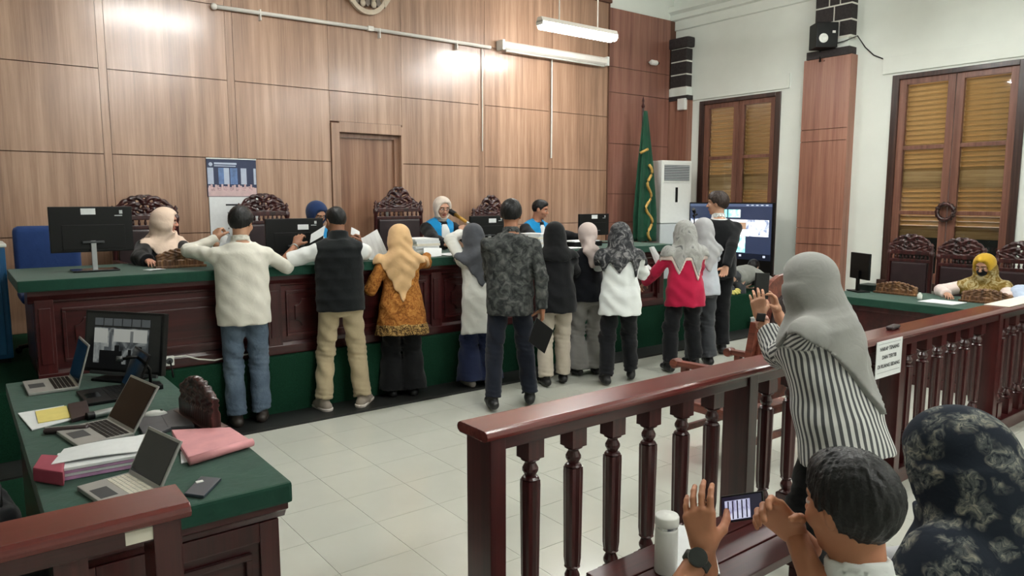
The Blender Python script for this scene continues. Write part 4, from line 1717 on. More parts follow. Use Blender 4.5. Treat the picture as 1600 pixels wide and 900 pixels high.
pattern_fabric('hijab_floral', (32, 38, 48), ((92, 96, 94), (150, 146, 132)), 34, 1.6, detail=5, voro=17.0, thr=(0.38, 0.52, 0.66))

# jeans fade from blue legs to greyer seat through wear
m_, nt_, b_ = nodes('jeans')
mp_ = coords(nt_)
n_ = noise(nt_, mp_, 5, 4, 0.55, 0.4)
r_ = ramp(nt_, n_, 'Fac', [(0.3, s2l((62, 76, 92))), (0.55, s2l((88, 104, 122))), (0.75, s2l((112, 126, 140)))])
L(nt_, r_, 0, b_, 'Base Color')
b_.inputs['Roughness'].default_value = 0.9
bump(nt_, b_, noise(nt_, mp_, 18, 4, 0.5, 1.2), 'Fac', 0.4, 0.02)
m_, nt_, b_ = nodes('jeans_dark')
b_.inputs['Roughness'].default_value = 0.9
n_ = noise(nt_, coords(nt_), 8, 4)
L(nt_, ramp(nt_, n_, 'Fac', [(0.3, s2l((30, 40, 62))), (0.7, s2l((52, 66, 96)))]), 0, b_, 'Base Color')

# striped cotton: stripes follow a cloth coordinate stored on the mesh
m_, nt_, b_ = nodes('striped')
a_ = nt_.nodes.new('ShaderNodeAttribute')
a_.attribute_name = 'stripe'
mm_ = nt_.nodes.new('ShaderNodeMath')
mm_.operation = 'FRACT'
L(nt_, a_, 'Fac', mm_, 0)
r_ = ramp(nt_, mm_, 0, [(0.0, s2l((218, 218, 214))), (0.46, s2l((218, 218, 214))), (0.54, s2l((84, 86, 88))), (0.95, s2l((84, 86, 88))), (1.0, s2l((218, 218, 214)))])
L(nt_, r_, 0, b_, 'Base Color')
b_.inputs['Roughness'].default_value = 0.9
bump(nt_, b_, noise(nt_, coords(nt_), 12, 3, 0.5, 1.0), 'Fac', 0.35, 0.02)


# ================= standing row at the bench
GRIP = (0.9, 0.9, 0.5)
p = Person('man in a white shirt and blue jeans standing at the bench', (1.690, 5.512, 0.000), -15, 1.66, 'm', 1.0, lean=3, head=(-28, 12, 0),
           feet=((1.600, 5.501, 0.000), (1.793, 5.513, 0.000)), skin=(188, 142, 114),
           arms={'L': ((1.341, 5.550, 1.243), (1.613, 5.860, 1.410), dict(f=(0.25, 0.5, 0.8), n=(0.6, 0.3, -0.4), curl=GRIP)), 'R': ((2.055, 5.550, 1.179), (2.052, 5.850, 1.240), dict(n=(0, 0, -1), curl=(0.5, 0.6, 0.4)))})
p.body()
p.hair('hair_black', 0.016, rough=0.003)
p.shirt('white_shirt', -0.14, 'long', 0.030, 0.010, 0.0045)
p.trousers('jeans', 0.016, 0.012)
p.shoes('shoe_brown', None) if 'shoe_brown' in MATS else (plain('shoe_brown', (46, 38, 34), 0.5), p.shoes('shoe_brown'))
P1 = p

p = Person('man in a quilted black vest and khaki trousers at the bench', (2.440, 5.451, 0.000), -20, 1.66, 'm', 1.0, lean=4, head=(22, 14, 0),
           feet=((2.293, 5.496, 0.000), (2.599, 5.423, 0.000)), skin=(150, 104, 80), foot_ang=26,
           arms={'L': ((2.045, 5.550, 1.179), (2.219, 5.800, 1.340), dict(f=(0.45, 0.35, 0.8), n=(0.5, 0.6, -0.5), curl=(0.5, 0.7, 0.4))), 'R': ((2.833, 5.450, 1.033), (2.871, 5.920, 1.314), dict(f=(-0.1, 0.5, 0.85), n=(-0.8, 0.3, 0.0), curl=GRIP))})
p.body()
p.hair('hair_black', 0.006, rough=0.002, nape=-0.05)
p.shirt('white_cotton', -0.03, 'short', 0.014, 0, 0.003, arm_ease=0.018)
p.vest('black_vest', -0.10, 0.032)
p.trousers('khaki', 0.016, 0.008, 0.006)
plain('sneaker', (150, 138, 126), 0.7)
plain('sole_white', (216, 206, 198), 0.7)
p.shoes('sneaker', 'sole_white', 1.05)
a_ = p.arm['L']
MB().lathe([(0.031, -0.008), (0.034, -0.006), (0.034, 0.006), (0.031, 0.008)], (0, 0, 0), 16, Matrix.Translation(Vector((a_['w'] - unit(a_['w'] - a_['e']) * 0.02).tolist())) @ Vector(unit(a_['w'] - a_['e']).tolist()).to_track_quat('Z', 'Y').to_matrix().to_4x4()).build('bracelet', 'steel', p.root)
P2 = p

p = Person('woman in a beige headscarf and brown batik tunic at the bench', (3.020, 5.497, 0.000), -24, 1.50, 'f', 1.04, lean=4, head=(6, 12, 0), skin=(186, 140, 112),
           arms={'L': ((2.677, 5.400, 0.964), (2.896, 5.660, 1.099), dict(f=(0.1, 0.5, 0.8), n=(0.7, 0.4, 0), curl=GRIP)), 'R': ((3.309, 5.450, 1.068), (3.492, 5.840, 1.193), dict(n=(0, 0, -1), curl=(0.3, 0.4, 0.3)))})
p.body()
p.shirt('batik', -0.30, 'long', 0.020, 0.055, 0.004, collar=False, name='tunic', arm_ease=0.018, cuff=0.95)
rw_ = np.array(p.torso_rows(0.026, -0.30 * p.s, 0.055))
p.add('hem_band', S(0.02).u(loft(p.pelvis, p.M, [(z_, *[float(np.interp(z_, rw_[:, 0], rw_[:, i_])) for i_ in (1, 2, 3)]) for z_ in (-0.305 * p.s, -0.26 * p.s, -0.20 * p.s)])).ripple(waves(0.004, 26, 1.3 + 7 * p.s)), 'batik_dark')
p.trousers('black_trousers', 0.030, 0.045, 0.005, length=0.97)
p.hijab('hijab_beige', back=0.19, side=0.07, front=0.20, point=0.22, width=0.17, puff=0.004, fold=0.009)
p.shoes('shoe_black') if 'shoe_black' in MATS else (plain('shoe_black', (22, 22, 23), 0.5), p.shoes('shoe_black'))
P3 = p

p = Person('woman in a charcoal headscarf and long white tunic holding up a microphone', (3.755, 5.374, 0.000), -16, 1.50, 'f', 0.96, lean=7, side=-3, head=(18, 4, 0), skin=(190, 146, 120),
           arms={'L': ((3.416, 5.450, 1.220), (3.794, 5.720, 1.403), dict(f=(0.35, 0.35, 0.85), n=(0.55, 0.55, -0.3), curl=(0.9, 1.1, 0.6), thumb=(0.8, 0.3)))})
p.body()
p.shirt('white_tunic', -0.36, 'long', 0.018, 0.050, 0.0035, collar=False, name='tunic', arm_ease=0.016)
p.trousers('navy_trousers', 0.030, 0.06, 0.006, length=0.98)
p.hijab('hijab_charcoal', back=0.30, side=0.05, front=0.26, point=0.05, width=0.12, fold=0.008, ease=0.024, arms_cover=0.1)
plain('shoe_grey', (150, 142, 136), 0.6)
p.shoes('shoe_grey')
P4 = p

p = Person('man in a grey mottled shirt standing with a black book at his side', (3.594, 4.706, 0.000), -30, 1.71, 'm', 1.02, lean=1, side=1, head=(-14, 4, 0), skin=(158, 110, 84),
           feet=((3.392, 4.674, 0.000), (3.750, 4.634, 0.000)), knees=None,
           arms={'R': ((3.736, 4.300, 1.074), (3.720, 4.420, 0.743), dict(f=(0.1, 0.1, -0.95), n=(-0.8, 0.5, 0.0), curl=(0.5, 0.6, 0.4), thumb=(0.9, 0.2))), 'L': ((3.459, 4.850, 1.044), (3.687, 5.000, 0.848), dict())})
p.body()
p.hair('hair_black', 0.014, rough=0.003, nape=-0.045)
p.shirt('camo', -0.17, 'long', 0.026, 0.006, 0.005, arm_ease=0.016)
p.trousers('navy_dark', 0.014, 0.004, 0.005)
p.shoes('shoe_black')
P5 = p

p = Person('person all in black above pale beige trousers, black headscarf', (4.365, 5.023, 0.000), -26, 1.505, 'f', 1.06, lean=3, head=(-6, 8, 0),
           feet=((4.238, 5.003, 0.000), (4.459, 5.011, 0.000)), arms={'L': ((4.057, 5.000, 0.989), (4.541, 5.400, 1.139)), 'R': ((4.413, 4.800, 1.040), (4.757, 5.250, 1.138), dict(n=(0, 0, -1)))})
p.body()
p.shirt('black_cloth', -0.17, 'long', 0.030, 0.012, 0.005, collar=False, arm_ease=0.018)
p.trousers('beige_cloth', 0.022, 0.006, 0.005)
p.hijab('hijab_black', back=0.12, side=0.08, front=0.15, puff=0.004, fold=0.003)
p.shoes('shoe_black')

p = Person('woman in a pale mauve headscarf, black top and grey flared trousers', (4.844, 5.095, 0.000), -22, 1.485, 'f', 0.96, lean=2, head=(-22, 6, 0), skin=(196, 154, 128),
           arms={'L': ((4.655, 5.200, 0.992), (5.054, 5.500, 1.139)), 'R': ((4.974, 5.000, 0.988), (5.417, 5.450, 1.125))})
p.body()
p.shirt('black_top', -0.10, 'long', 0.020, 0.006, 0.004, collar=False, arm_ease=0.014)
p.trousers('grey_trousers', 0.022, 0.05, 0.006, length=0.97)
p.hijab('hijab_mauve', cinch=True, puff=0.004, fold=0.007, tail=[((0.0, -0.06, 0.50), (-0.03, -0.12, 0.40), 0.05, 0.05), ((-0.03, -0.12, 0.40), (0.0, -0.135, 0.27), 0.055, 0.03), ((0.03, -0.11, 0.42), (0.06, -0.125, 0.28), 0.04, 0.03)])
p.shoes('shoe_black')

p = Person('woman in a dark printed headscarf and white blouse, from behind', (4.870, 4.695, 0.000), -36, 1.50, 'f', 1.06, lean=2, head=(4, 8, 0), skin=(190, 146, 120),
           feet=((4.712, 4.697, 0.000), (5.038, 4.689, 0.000)),
           arms={'L': ((4.602, 4.900, 0.960), (5.033, 5.150, 1.067)), 'R': ((5.009, 4.480, 0.911), (5.305, 4.850, 1.074), dict(n=(0, 0, -1)))})
p.body()
p.shirt('white_blouse', -0.20, 'long', 0.028, 0.020, 0.006, collar=False, name='blouse', arm_ease=0.022)
p.trousers('dark_trousers', 0.024, 0.0, 0.006)
p.hijab('hijab_print', puff=0.004, fold=0.005, ease=0.040, hem=lambda x, y: np.where(y < 0.02, 0.10 + 0.13 * np.maximum(0, 1 - np.abs(x + 0.03) / 0.09) + 0.16 * np.maximum(0, 1 - np.abs(x - 0.13) / 0.05) + 0.12 * np.maximum(0, 1 - np.abs(x + 0.16) / 0.05), 0.16), arms_cover=0.3)
p.shoes('shoe_black')
P8 = p

p = Person('woman in a crimson blouse and pale marbled headscarf holding papers', (5.738, 4.646, 0.000), -30, 1.50, 'f', 1.08, lean=2, head=(14, 6, 0), skin=(196, 152, 126),
           feet=((5.571, 4.671, 0.000), (5.931, 4.639, 0.000)),
           arms={'L': ((5.331, 4.750, 0.829), (5.614, 5.100, 0.825), dict(n=(0.3, 0.2, -0.9), curl=(0.5, 0.6, 0.3))), 'R': ((5.822, 4.400, 0.858), (6.090, 4.850, 0.929))})
p.body()
p.shirt('crimson', -0.19, 'long', 0.026, 0.025, 0.005, collar=False, name='blouse', arm_ease=0.020)
p.trousers('dark_trousers', 0.026, 0.004, 0.006)
zig = lambda x, y: np.where(y < 0.02, 0.11 + 0.20 * np.maximum(0, 1 - np.abs(x - 0.085) / 0.075) + 0.15 * np.maximum(0, 1 - np.abs(x + 0.10) / 0.06), 0.15)
p.hijab('cream_edge', puff=-0.010, fold=0.004, ease=0.026, hem=lambda x, y: zig(x, y) + 0.035, arms_cover=0.25, name='hijab_border')
p.hijab('hijab_marble', puff=0.008, fold=0.005, ease=0.042, hem=zig, arms_cover=0.2)
p.shoes('shoe_black')
P9 = p

p = Person('woman in a plain light grey headscarf and pale shirt beside the crimson blouse', (6.071, 4.676, 0.000), -24, 1.52, 'f', 0.96, lean=2, head=(4, 6, 0), skin=(196, 152, 126),
           arms={'L': ((6.352, 5.100, 0.821), (6.777, 5.400, 0.915)), 'R': ((6.446, 4.750, 0.846), (6.842, 5.200, 1.000))})
p.body()
p.shirt('pale_shirt', -0.11, 'long', 0.020, 0.010, 0.004, collar=False, arm_ease=0.014)
p.trousers('charcoal', 0.022, 0.02, 0.005)
p.hijab('hijab_pale', back=0.20, side=0.06, front=0.2, point=0.10, puff=0.004, fold=0.008)
p.shoes('shoe_black')

p = Person('tall man in a black suit looking across at the bench', (6.646, 4.949, 0.000), -34, 1.79, 'm', 1.04, lean=0, head=(58, 2, 0), skin=(196, 150, 124),
           arms={'R': ((6.140, 4.400, 1.028), (6.283, 4.620, 0.809), dict(n=(-0.7, -0.3, 0), curl=(0.5, 0.6, 0.4)))})
p.body()
p.hair('hair_brown', 0.018, front=0.055, nape=-0.05, rough=0.004)
p.shirt('white_cotton', 0.05, 'none', 0.008, 0, 0.0, name='shirt_collar')
p.shirt('suit_black', -0.12, 'long', 0.030, 0.010, 0.003, collar=False, name='jacket', arm_ease=0.018, top=0.475)
p.trousers('suit_black', 0.022, 0.004, 0.004)
p.shoes('shoe_black')
P11 = p

p = Person('bent-over person in grey beside the television, head behind the raised phone', (8.35, 5.86, 0.48), -80, 1.58, 'm', 0.95, lean=86, head=(0, 10, 0), sit=0.20,
           feet=((8.02, 5.98, 0.48), (8.02, 5.76, 0.48)), knees=((8.62, 6.02, 0.45), (8.62, 5.74, 0.45)), hip_off=(0, -0.12),
           arms={'L': ((8.6, 6.3, 0.65), (8.75, 6.05, 0.50)), 'R': ((8.55, 5.55, 0.70), (8.72, 5.62, 0.50))}, skin=(200, 160, 140))
p.body()
p.hair('hair_black', 0.01)
p.shirt('grey_knit', -0.08, 'long', 0.022, 0.004, 0.005, arm_ease=0.018)
p.trousers('charcoal', 0.016)
p.shoes('shoe_black')

# ================= judges and clerk behind the bench
def robe(p, jabot=True, blue=True):
    p.shirt('black_robe', -0.10, 'long', 0.030, 0.02, 0.004, collar=False, name='robe', arm_ease=0.030)
    s = p.s
    if blue:
        # broad blue yoke over shoulders and chest
        q = S(0.03).u(loft(p.pelvis, p.M, p.torso_rows(0.042, 0.06 * s, 0.0)))
        for k in 'LR':
            q.u(rc(p.t2l((0, -0.01, 0.468 * s)), p.sh[k] * 0.86 + p.neck * 0.14, 0.066 * s, 0.072 * s), 0.03)
        q.cut(lambda P: np.abs(((P - p.pelvis) @ p.M)[:, 0]) - p.shx * 0.98)
        q.sub(rc(p.neck + np.array([0, 0.03, 0.02]), p.neck + np.array([0, 0.13, -0.14]), 0.062 * s, 0.03))
        q.ripple(waves(0.003, 24, 0.2))
        p.add('blue_yoke', q, 'judge_blue')
    if jabot:
        m = MB()
        rows = [(0.455, 0.034, 0.105), (0.40, 0.044, 0.150), (0.30, 0.058, 0.188), (0.18, 0.066, 0.194), (0.06, 0.072, 0.190)]
        n = 9
        vs, fs = [], []
        for z, wd, y in rows:
            for i in range(n):
                t = i / (n - 1) * 2 - 1
                vs.append(p.t2l((t * wd, y + 0.006 * math.cos(i * math.pi) - 0.02 * t * t, z * s)))
        for z, wd, y in rows:
            for i in range(n):
                t = i / (n - 1) * 2 - 1
                vs.append(p.t2l((t * wd, y - 0.02 + 0.006 * math.cos(i * math.pi) - 0.02 * t * t, z * s)))
        K = len(rows) * n
        for j in range(len(rows) - 1):
            for i in range(n - 1):
                a = j * n + i
                fs.append((a, a + n, a + n + 1, a + 1))
                fs.append((K + a, K + a + 1, K + a + n + 1, K + a + n))
        for j in range(len(rows) - 1):
            fs.append((j * n, K + j * n, K + j * n + n, j * n + n))
            e = j * n + n - 1
            fs.append((e, e + n, K + e + n, K + e))
        e = (len(rows) - 1) * n
        for i in range(n - 1):
            fs.append((e + i, K + e + i, K + e + i + 1, e + i + 1))
            fs.append((i, i + 1, K + i + 1, K + i))
        m.add([tuple(map(float, v)) for v in vs], fs)
        m.build('white_bands', 'white_cotton', p.root, smooth=True)


def glasses(p):
    m = MB()
    HMm = Matrix([[float(v) for v in r] for r in p.HM]).to_4x4()
    T = Matrix.Translation(Vector([float(v) for v in p.head])) @ HMm @ Matrix.Scale(p.hs, 4)
    for sg in (-1, 1):
        ring = [(sg * 0.032 + 0.022 * math.cos(a), 0.099, 0.004 + 0.017 * math.sin(a)) for a in [2 * math.pi * i / 16 for i in range(17)]]
        m.tube(ring, 0.0013, 6, T)
        m.tube([(sg * 0.053, 0.096, 0.008), (sg * 0.078, 0.02, 0.008)], 0.002, 6, T)
    m.tube([(-0.011, 0.101, 0.006), (0.011, 0.101, 0.006)], 0.0013, 6, T)
    m.build('glasses', 'black_gloss', p.root)


p = Person('woman in a peach headscarf and black robe behind the large monitor', (1.40, 6.80, 0.48), 196, 1.56, 'f', 1.06, lean=8, head=(62, 6, 0), sit=0.475, skin=(190, 138, 116),
           arms={'L': ((1.75, 6.65, 1.2), (1.55, 6.30, 1.235), dict(n=(0, 0, -1))), 'R': ((1.05, 6.65, 1.2), (1.20, 6.25, 1.235), dict(n=(0, 0, -1)))})
p.body()
robe(p, False, False)
p.hijab('hijab_peach', back=0.12, side=0.0, front=0.20, puff=0.004, fold=0.008, ease=0.024, arms_cover=0.0, cone=0.84)
p.trousers('black_trousers')

p = Person('judge in a dark blue headscarf bending behind the black monitor', (2.76, 6.86, 0.48), 190, 1.58, 'f', 1.0, lean=10, head=(4, 20, 0), sit=0.53, skin=(186, 138, 112),
           arms={'L': ((3.1, 6.75, 1.2), (2.95, 6.38, 1.235), dict(n=(0, 0, -1))), 'R': ((2.4, 6.75, 1.2), (2.6, 6.38, 1.235), dict(n=(0, 0, -1)))})
p.body()
robe(p)
p.hijab('hijab_navy', back=0.05, side=0.03, front=0.04, puff=0.004, fold=0.003, cinch=True)
glasses(p)
p.trousers('black_trousers')

p = Person('judge in a cream headscarf and glasses reading at the microphone', (4.24, 6.86, 0.48), 176, 1.62, 'f', 1.04, lean=7, head=(-4, 12, 0), sit=0.55, skin=(206, 156, 132),
           arms={'R': ((3.85, 6.7, 1.2), (4.02, 6.34, 1.245), dict(f=(0.5, -0.8, 0.0), n=(0, 0, -1), curl=(0.5, 0.7, 0.4))), 'L': ((4.62, 6.75, 1.2), (4.42, 6.34, 1.245), dict(n=(0, 0, -1)))})
p.body()
robe(p)
p.hijab('hijab_cream', puff=0.0, fold=0.005, cinch=True, open_=1.12)
glasses(p)
p.trousers('black_trousers')
J3 = p

p = Person('bareheaded male judge in blue and black robe glancing sideways', (5.60, 6.86, 0.48), 186, 1.66, 'm', 0.98, lean=6, head=(34, 10, 0), sit=0.50, skin=(186, 130, 104),
           arms={'L': ((6.0, 6.75, 1.2), (5.95, 6.38, 1.245), dict(n=(0, 0, -1))), 'R': ((5.2, 6.7, 1.2), (5.45, 6.34, 1.245), dict(n=(0, 0, -1)))})
p.body()
p.hair('hair_black', 0.005, front=0.07, rough=0.002)
robe(p)
p.trousers('black_trousers')

# ================= side bench by the window
p = Person('woman in a yellow headscarf and black mask at the side bench', (7.98, 2.76, 0), 92, 1.52, 'f', 1.0, lean=8, head=(-6, 14, 0), sit=0.525, skin=(186, 140, 114),
           arms={'L': ((7.75, 2.45, 0.8), (7.66, 2.66, 0.80), dict(n=(0, 0, -1))), 'R': ((7.75, 3.1, 0.8), (7.62, 2.98, 0.80), dict(n=(0, 0, -1)))})
p.body()
fabric('coral_white', (224, 206, 200), 0.05, 6)
p.shirt('coral_white', -0.10, 'long', 0.022, 0.0, 0.004, collar=False, name='blouse', arm_ease=0.022)
p.hijab('hijab_yellow', back=0.18, side=0.10, front=0.05, puff=0.004, fold=0.004, name='hijab', cinch=True)
p.hijab('hijab_olive', back=0.18, side=0.14, front=0.26, puff=-0.02, fold=0.005, name='shawl', arms_cover=0.25)
q = S(0.01).u(ell(p.h2l((0, 0.052, -0.045)), np.array([0.058, 0.056, 0.050]) * p.hs, p.HM))
p.add('face_mask', q, 'black_cloth', 0.005)
p.trousers('black_trousers')

p = Person('person in a pale blue sleeve cut off by the picture edge', (7.98, 2.06, 0), 90, 1.60, 'f', 1.0, lean=6, head=(0, 8, 0), sit=0.525, skin=(186, 140, 114),
           arms={'R': ((7.75, 2.46, 0.85), (7.62, 2.34, 0.80), dict(n=(0, 0, -1))), 'L': ((7.75, 1.7, 0.85), (7.62, 1.9, 0.80), dict(n=(0, 0, -1)))})
p.body()
fabric('pale_blue', (186, 200, 222), 0.05, 6)
p.shirt('pale_blue', -0.10, 'long', 0.022, 0.0, 0.004, arm_ease=0.022)
p.hijab('hijab_navy', back=0.16, side=0.10, front=0.2, fold=0.004, arms_cover=0.1)
p.trousers('black_trousers')

# ================= spectators in front
p = Person('woman in a grey headscarf and striped shirt leaning on the balustrade with a phone', (2.86, 1.52, 0), 10, 1.49, 'f', 1.12, lean=13, head=(20, -4, 0), skin=(196, 146, 118), near=True,
           arms={'L': ((2.829, 1.740, 0.888), (2.879, 1.900, 1.192), dict(f=(-0.05, 0.15, 0.98), n=(0.75, 0.65, 0.0), curl=(0.40, 0.45, 0.30), thumb=(0.7, 0.3), spread=0.12)),
                 'R': ((3.062, 1.800, 0.989), (3.048, 1.920, 1.197), dict(f=(-0.30, 0.1, 0.9), n=(-0.75, 0.55, 0.0), curl=(0.5, 0.6, 0.4), thumb=(0.6, 0.3)))})
p.body()
o = p.shirt('striped', -0.20, 'long', 0.040, 0.025, 0.006, collar=False, arm_ease=0.026, cuff=0.62, f=20)
me = o.data
V = np.empty(len(me.vertices) * 3, np.float32)
me.vertices.foreach_get('co', V)
V = V.reshape(-1, 3)
t = (V - p.pelvis) @ p.M
th = np.arctan2(t[:, 0], -t[:, 1])
val = th / (2 * math.pi) * 46
best = np.maximum(np.abs(t[:, 0]) - p.shx * 0.98, 0) * 0 + 1e9
dt = loft(p.pelvis, p.M, p.torso_rows(0.04, -0.2 * p.s, 0.025))(V)
for k in 'LR':
    a = p.arm[k]
    for A, B in ((p.sh[k], a['e']), (a['e'], a['w'])):
        u = unit(B - A)
        d = rc(A, B, 0.06, 0.05)(V)
        q_ = V - A
        q_ = q_ - (q_ @ u)[:, None] * u
        e1 = unit(np.cross(u, [0.3, 0.2, 0.9]))
        e2 = np.cross(u, e1)
        an = np.arctan2(q_ @ e1, q_ @ e2)
        use = (d < best) & (d + 0.01 < dt)
        val = np.where(use, an / (2 * math.pi) * 20, val)
        best = np.where(use, d, best)
at = me.attributes.new('stripe', 'FLOAT', 'POINT')
at.data.foreach_set('value', (val + 50).astype(np.float32))
p.trousers('black_trousers', 0.022, 0.01)
p.hijab('hijab_grey', back=0.36, side=0.05, front=0.14, point=0.08, width=0.10, puff=0.016, fold=0.010, ease=0.034, f=34, arms_cover=0.0, brim=0.118)
p.shoes('shoe_black')
F1 = p
a_ = p.arm['L']


def watch(p, k, strap, face, off=0.025, r=0.034, dia=0.017, square=False):
    a = p.arm[k]
    u = unit(a['w'] - a['e'])
    T = Matrix.Translation(Vector((a['w'] - u * off).tolist())) @ Vector(u.tolist()).to_track_quat('Z', 'Y').to_matrix().to_4x4()
    o = MB().lathe([(r - 0.003, -0.011), (r, -0.010), (r, 0.010), (r - 0.003, 0.011)], (0, 0, 0), 20, T).build('wristwatch', strap, p.root, smooth=True)
    n = -np.asarray(a['n'])
    n = unit(n - u * (n @ u))
    c = a['w'] - u * off + n * (r + 0.003)
    T2 = Matrix.Translation(Vector(c.tolist())) @ Vector(n.tolist()).to_track_quat('Z', 'Y').to_matrix().to_4x4()
    m = MB()
    if square:
        m.box(-0.019, 0.019, -0.019, 0.019, -0.006, 0.005, T2)
    else:
        m.lathe([(dia, -0.007), (dia + 0.003, -0.002), (dia + 0.002, 0.005), (dia - 0.002, 0.0055)], (0, 0, 0), 20, T2)
    m.build('watch_face', face, o, 0.002 if square else 0)


plain('strap_pink', (226, 178, 162), 0.6)
watch(p, 'L', 'strap_pink', 'black_gloss', 0.03, 0.031, square=True)

p = Person('seated man in a white shirt filming with a phone held sideways', (1.475, 0.70, 0), -30, 1.66, 'm', 1.0, lean=2, head=(22, 6, 0), sit=0.435, skin=(178, 122, 92), near=True,
           arms={'L': ((1.253, 0.900, 0.781), (1.355, 1.017, 0.897), dict(f=(0.03, 0.25, 0.95), n=(0.80, 0.35, -0.1), curl=(0.35, 0.45, 0.30), thumb=(1.0, 0.1), index=(0.25, 0.45, 0.3))),
                 'R': ((1.410, 0.686, 0.835), (1.476, 0.858, 0.960), dict(f=(-0.58, 0.45, 0.70), n=(-0.65, -0.35, -0.2), curl=(0.7, 0.8, 0.5), thumb=(0.5, 0.3), index=(0.35, 0.8, 0.6)))})
p.body()
p.hair('hair_black', 0.014, front=0.055, nape=-0.066, rough=0.0036)
p.shirt('white_cotton', -0.05, 'short', 0.022, 0.0, 0.004, arm_ease=0.022)
p.trousers('jeans_dark', 0.016)
p.shoes('shoe_black')
plain('strap_green', (52, 56, 50), 0.6)
watch(p, 'L', 'strap_green', 'watch_dial' if 'watch_dial' in MATS else (plain('watch_dial', (38, 42, 40), 0.3) and 'watch_dial'), 0.035, 0.033, 0.020)
F2 = p

p = Person('seated woman in a navy floral headscarf and light grey dress', (1.94, 0.56, 0), -8, 1.58, 'f', 1.1, lean=12, head=(18, 14, 0), sit=0.50, skin=(176, 128, 104), near=True,
           arms={'L': ((1.65, 0.6, 0.7), (1.80, 0.95, 0.66), dict(n=(0, 0, -1))), 'R': ((2.3, 0.6, 0.7), (2.08, 0.95, 0.66), dict(n=(0, 0, -1)))})
p.body()
p.shirt('pale_grey', -0.10, 'long', 0.030, 0.02, 0.004, collar=False, name='dress', arm_ease=0.024)
p.trousers('pale_grey', 0.04, 0.03, 0.006, name='dress_skirt', length=0.95)
p.hijab('hijab_floral', back=0.44, side=0.30, front=0.34, puff=0.018, fold=0.006, ease=0.062, f=40, arms_cover=0.85, brim=0.10)
p.shoes('shoe_black')
F3 = p

# ============================================================ wall fittings
def slab(name, quad, th, mat, parent=None, bev=0.0, bend=0.0):
    """thin sheet from four corners, with real thickness; bend lifts the middle a little"""
    q = [Vector(p) for p in quad]
    n = (q[1] - q[0]).cross(q[3] - q[0]).normalized()
    vs, fs = [], []
    N = 5 if bend else 2
    for side in (0, 1):
        for i in range(N):
            u = i / (N - 1)
            for j in range(2):
                a = q[0].lerp(q[1], u) if j == 0 else q[3].lerp(q[2], u)
                vs.append(a + n * (th * side + bend * math.sin(math.pi * u)))
    K = 2 * N
    for i in range(N - 1):
        a = 2 * i
        fs.append((a, a + 1, a + 3, a + 2))
        fs.append((K + a, K + a + 2, K + a + 3, K + a + 1))
        fs.append((a, a + 2, K + a + 2, K + a))
        fs.append((a + 1, K + a + 1, K + a + 3, a + 3))
    fs.append((0, K, K + 1, 1))
    e = 2 * (N - 1)
    fs.append((e, e + 1, K + e + 1, K + e))
    c = sum(q, Vector()) / 4
    m = MB()
    m.add([tuple(v - c) for v in vs], fs)
    o = m.build(name, mat, parent, bev)
    o.location = c
    return o


def wall_box(name, label, cat, mat, *b, bev=0.004):
    o = bx(name, mat, None, *b, bev)
    return tag(o, label, cat)


# pipe and projection screen on the panelling
pp = empty('wall_pipe', (4.03, 7.96, 3.69), 0, 'thin white pipe running along the panelled wall', 'pipe')
MB().tube([(-1.73, 0, -0.02), (-0.02, 0, 0.0)], 0.021, 12).build('pipe_length', 'white_metal', pp, smooth=True)
MB().tube([(0.02, 0, 0.0), (1.73, 0, 0.0)], 0.021, 12).build('pipe_length', 'white_metal', pp, smooth=True)
MB().sphere((-1.75, 0, -0.02), 0.034).build('end_cap', 'white_metal', pp, smooth=True)
bx('coupling', 'white_metal', pp, -0.035, 0.035, -0.026, 0.026, -0.027, 0.027, 0.004)
for x in (-1.28, 0.12, 1.2):
    m = MB().box(x - 0.006, x + 0.006, -0.02, 0.04, -0.09, 0.02)
    m.build('bracket', 'white_metal', pp)
ps = empty('projection_screen', (6.86, 7.92, 3.73), 0, 'rolled-up white projection screen case on the panelling', 'screen')
m = MB().prism([(0.07, 0.055), (-0.03, 0.055), (-0.06, 0.03), (-0.06, -0.03), (-0.03, -0.055), (0.07, -0.055)], -0.95, 0.95, 'yz')
m.build('case', 'white_metal', ps, 0.008)
for s in (-1, 1):
    bx('end_cap', 'white_plastic', ps, s * 0.96 - 0.02, s * 0.96 + 0.02, -0.07, 0.075, -0.065, 0.065, 0.01)
MB().tube([(-0.9, -0.03, -0.07), (0.9, -0.03, -0.07)], 0.012, 8).build('bottom_bar', 'cable_white', ps)
tag(MB().tube([(6.832, 7.975, 3.66), (6.834, 7.975, 2.9), (6.83, 7.975, 2.3)], 0.011, 8).build('wall_cable', 'cable_white'), 'white cable hanging below the projection screen case', 'cable')
tag(MB().tube([(5.64, 7.985, 3.66), (5.642, 7.985, 2.9), (5.64, 7.985, 2.35)], 0.007, 8).build('wall_cable', 'cable_white'), 'thin pale cable dropping where pipe and screen case meet', 'cable')

# calendar
cal = empty('wall_calendar', (2.39, 7.985, 1.605), 0, 'wall calendar with group photograph above a white date sheet', 'calendar')
bx('photo_sheet', 'photo_blue', cal, -0.255, 0.255, -0.004, 0.012, 0.14, 0.535)
bx('date_sheet', 'paper', cal, -0.245, 0.262, -0.005, 0.010, -0.53, 0.138)
bx('hanger_bar', 'steel', cal, -0.258, 0.258, -0.008, 0.012, 0.530, 0.542)
ph = cal
for i, (a, b, mt) in enumerate(((-0.25, -0.19, 'photo_column'), (-0.14, -0.085, 'photo_sky'), (-0.085, -0.03, 'photo_column'), (-0.02, 0.055, 'photo_sky'), (0.09, 0.15, 'photo_column'), (0.225, 0.25, 'photo_column'))):
    bx('photo_print', mt, cal, a, b, -0.0052, -0.004, 0.27, 0.44)
bx('photo_print', 'photo_pale', cal, -0.25, 0.25, -0.0054, -0.004, 0.145, 0.235)
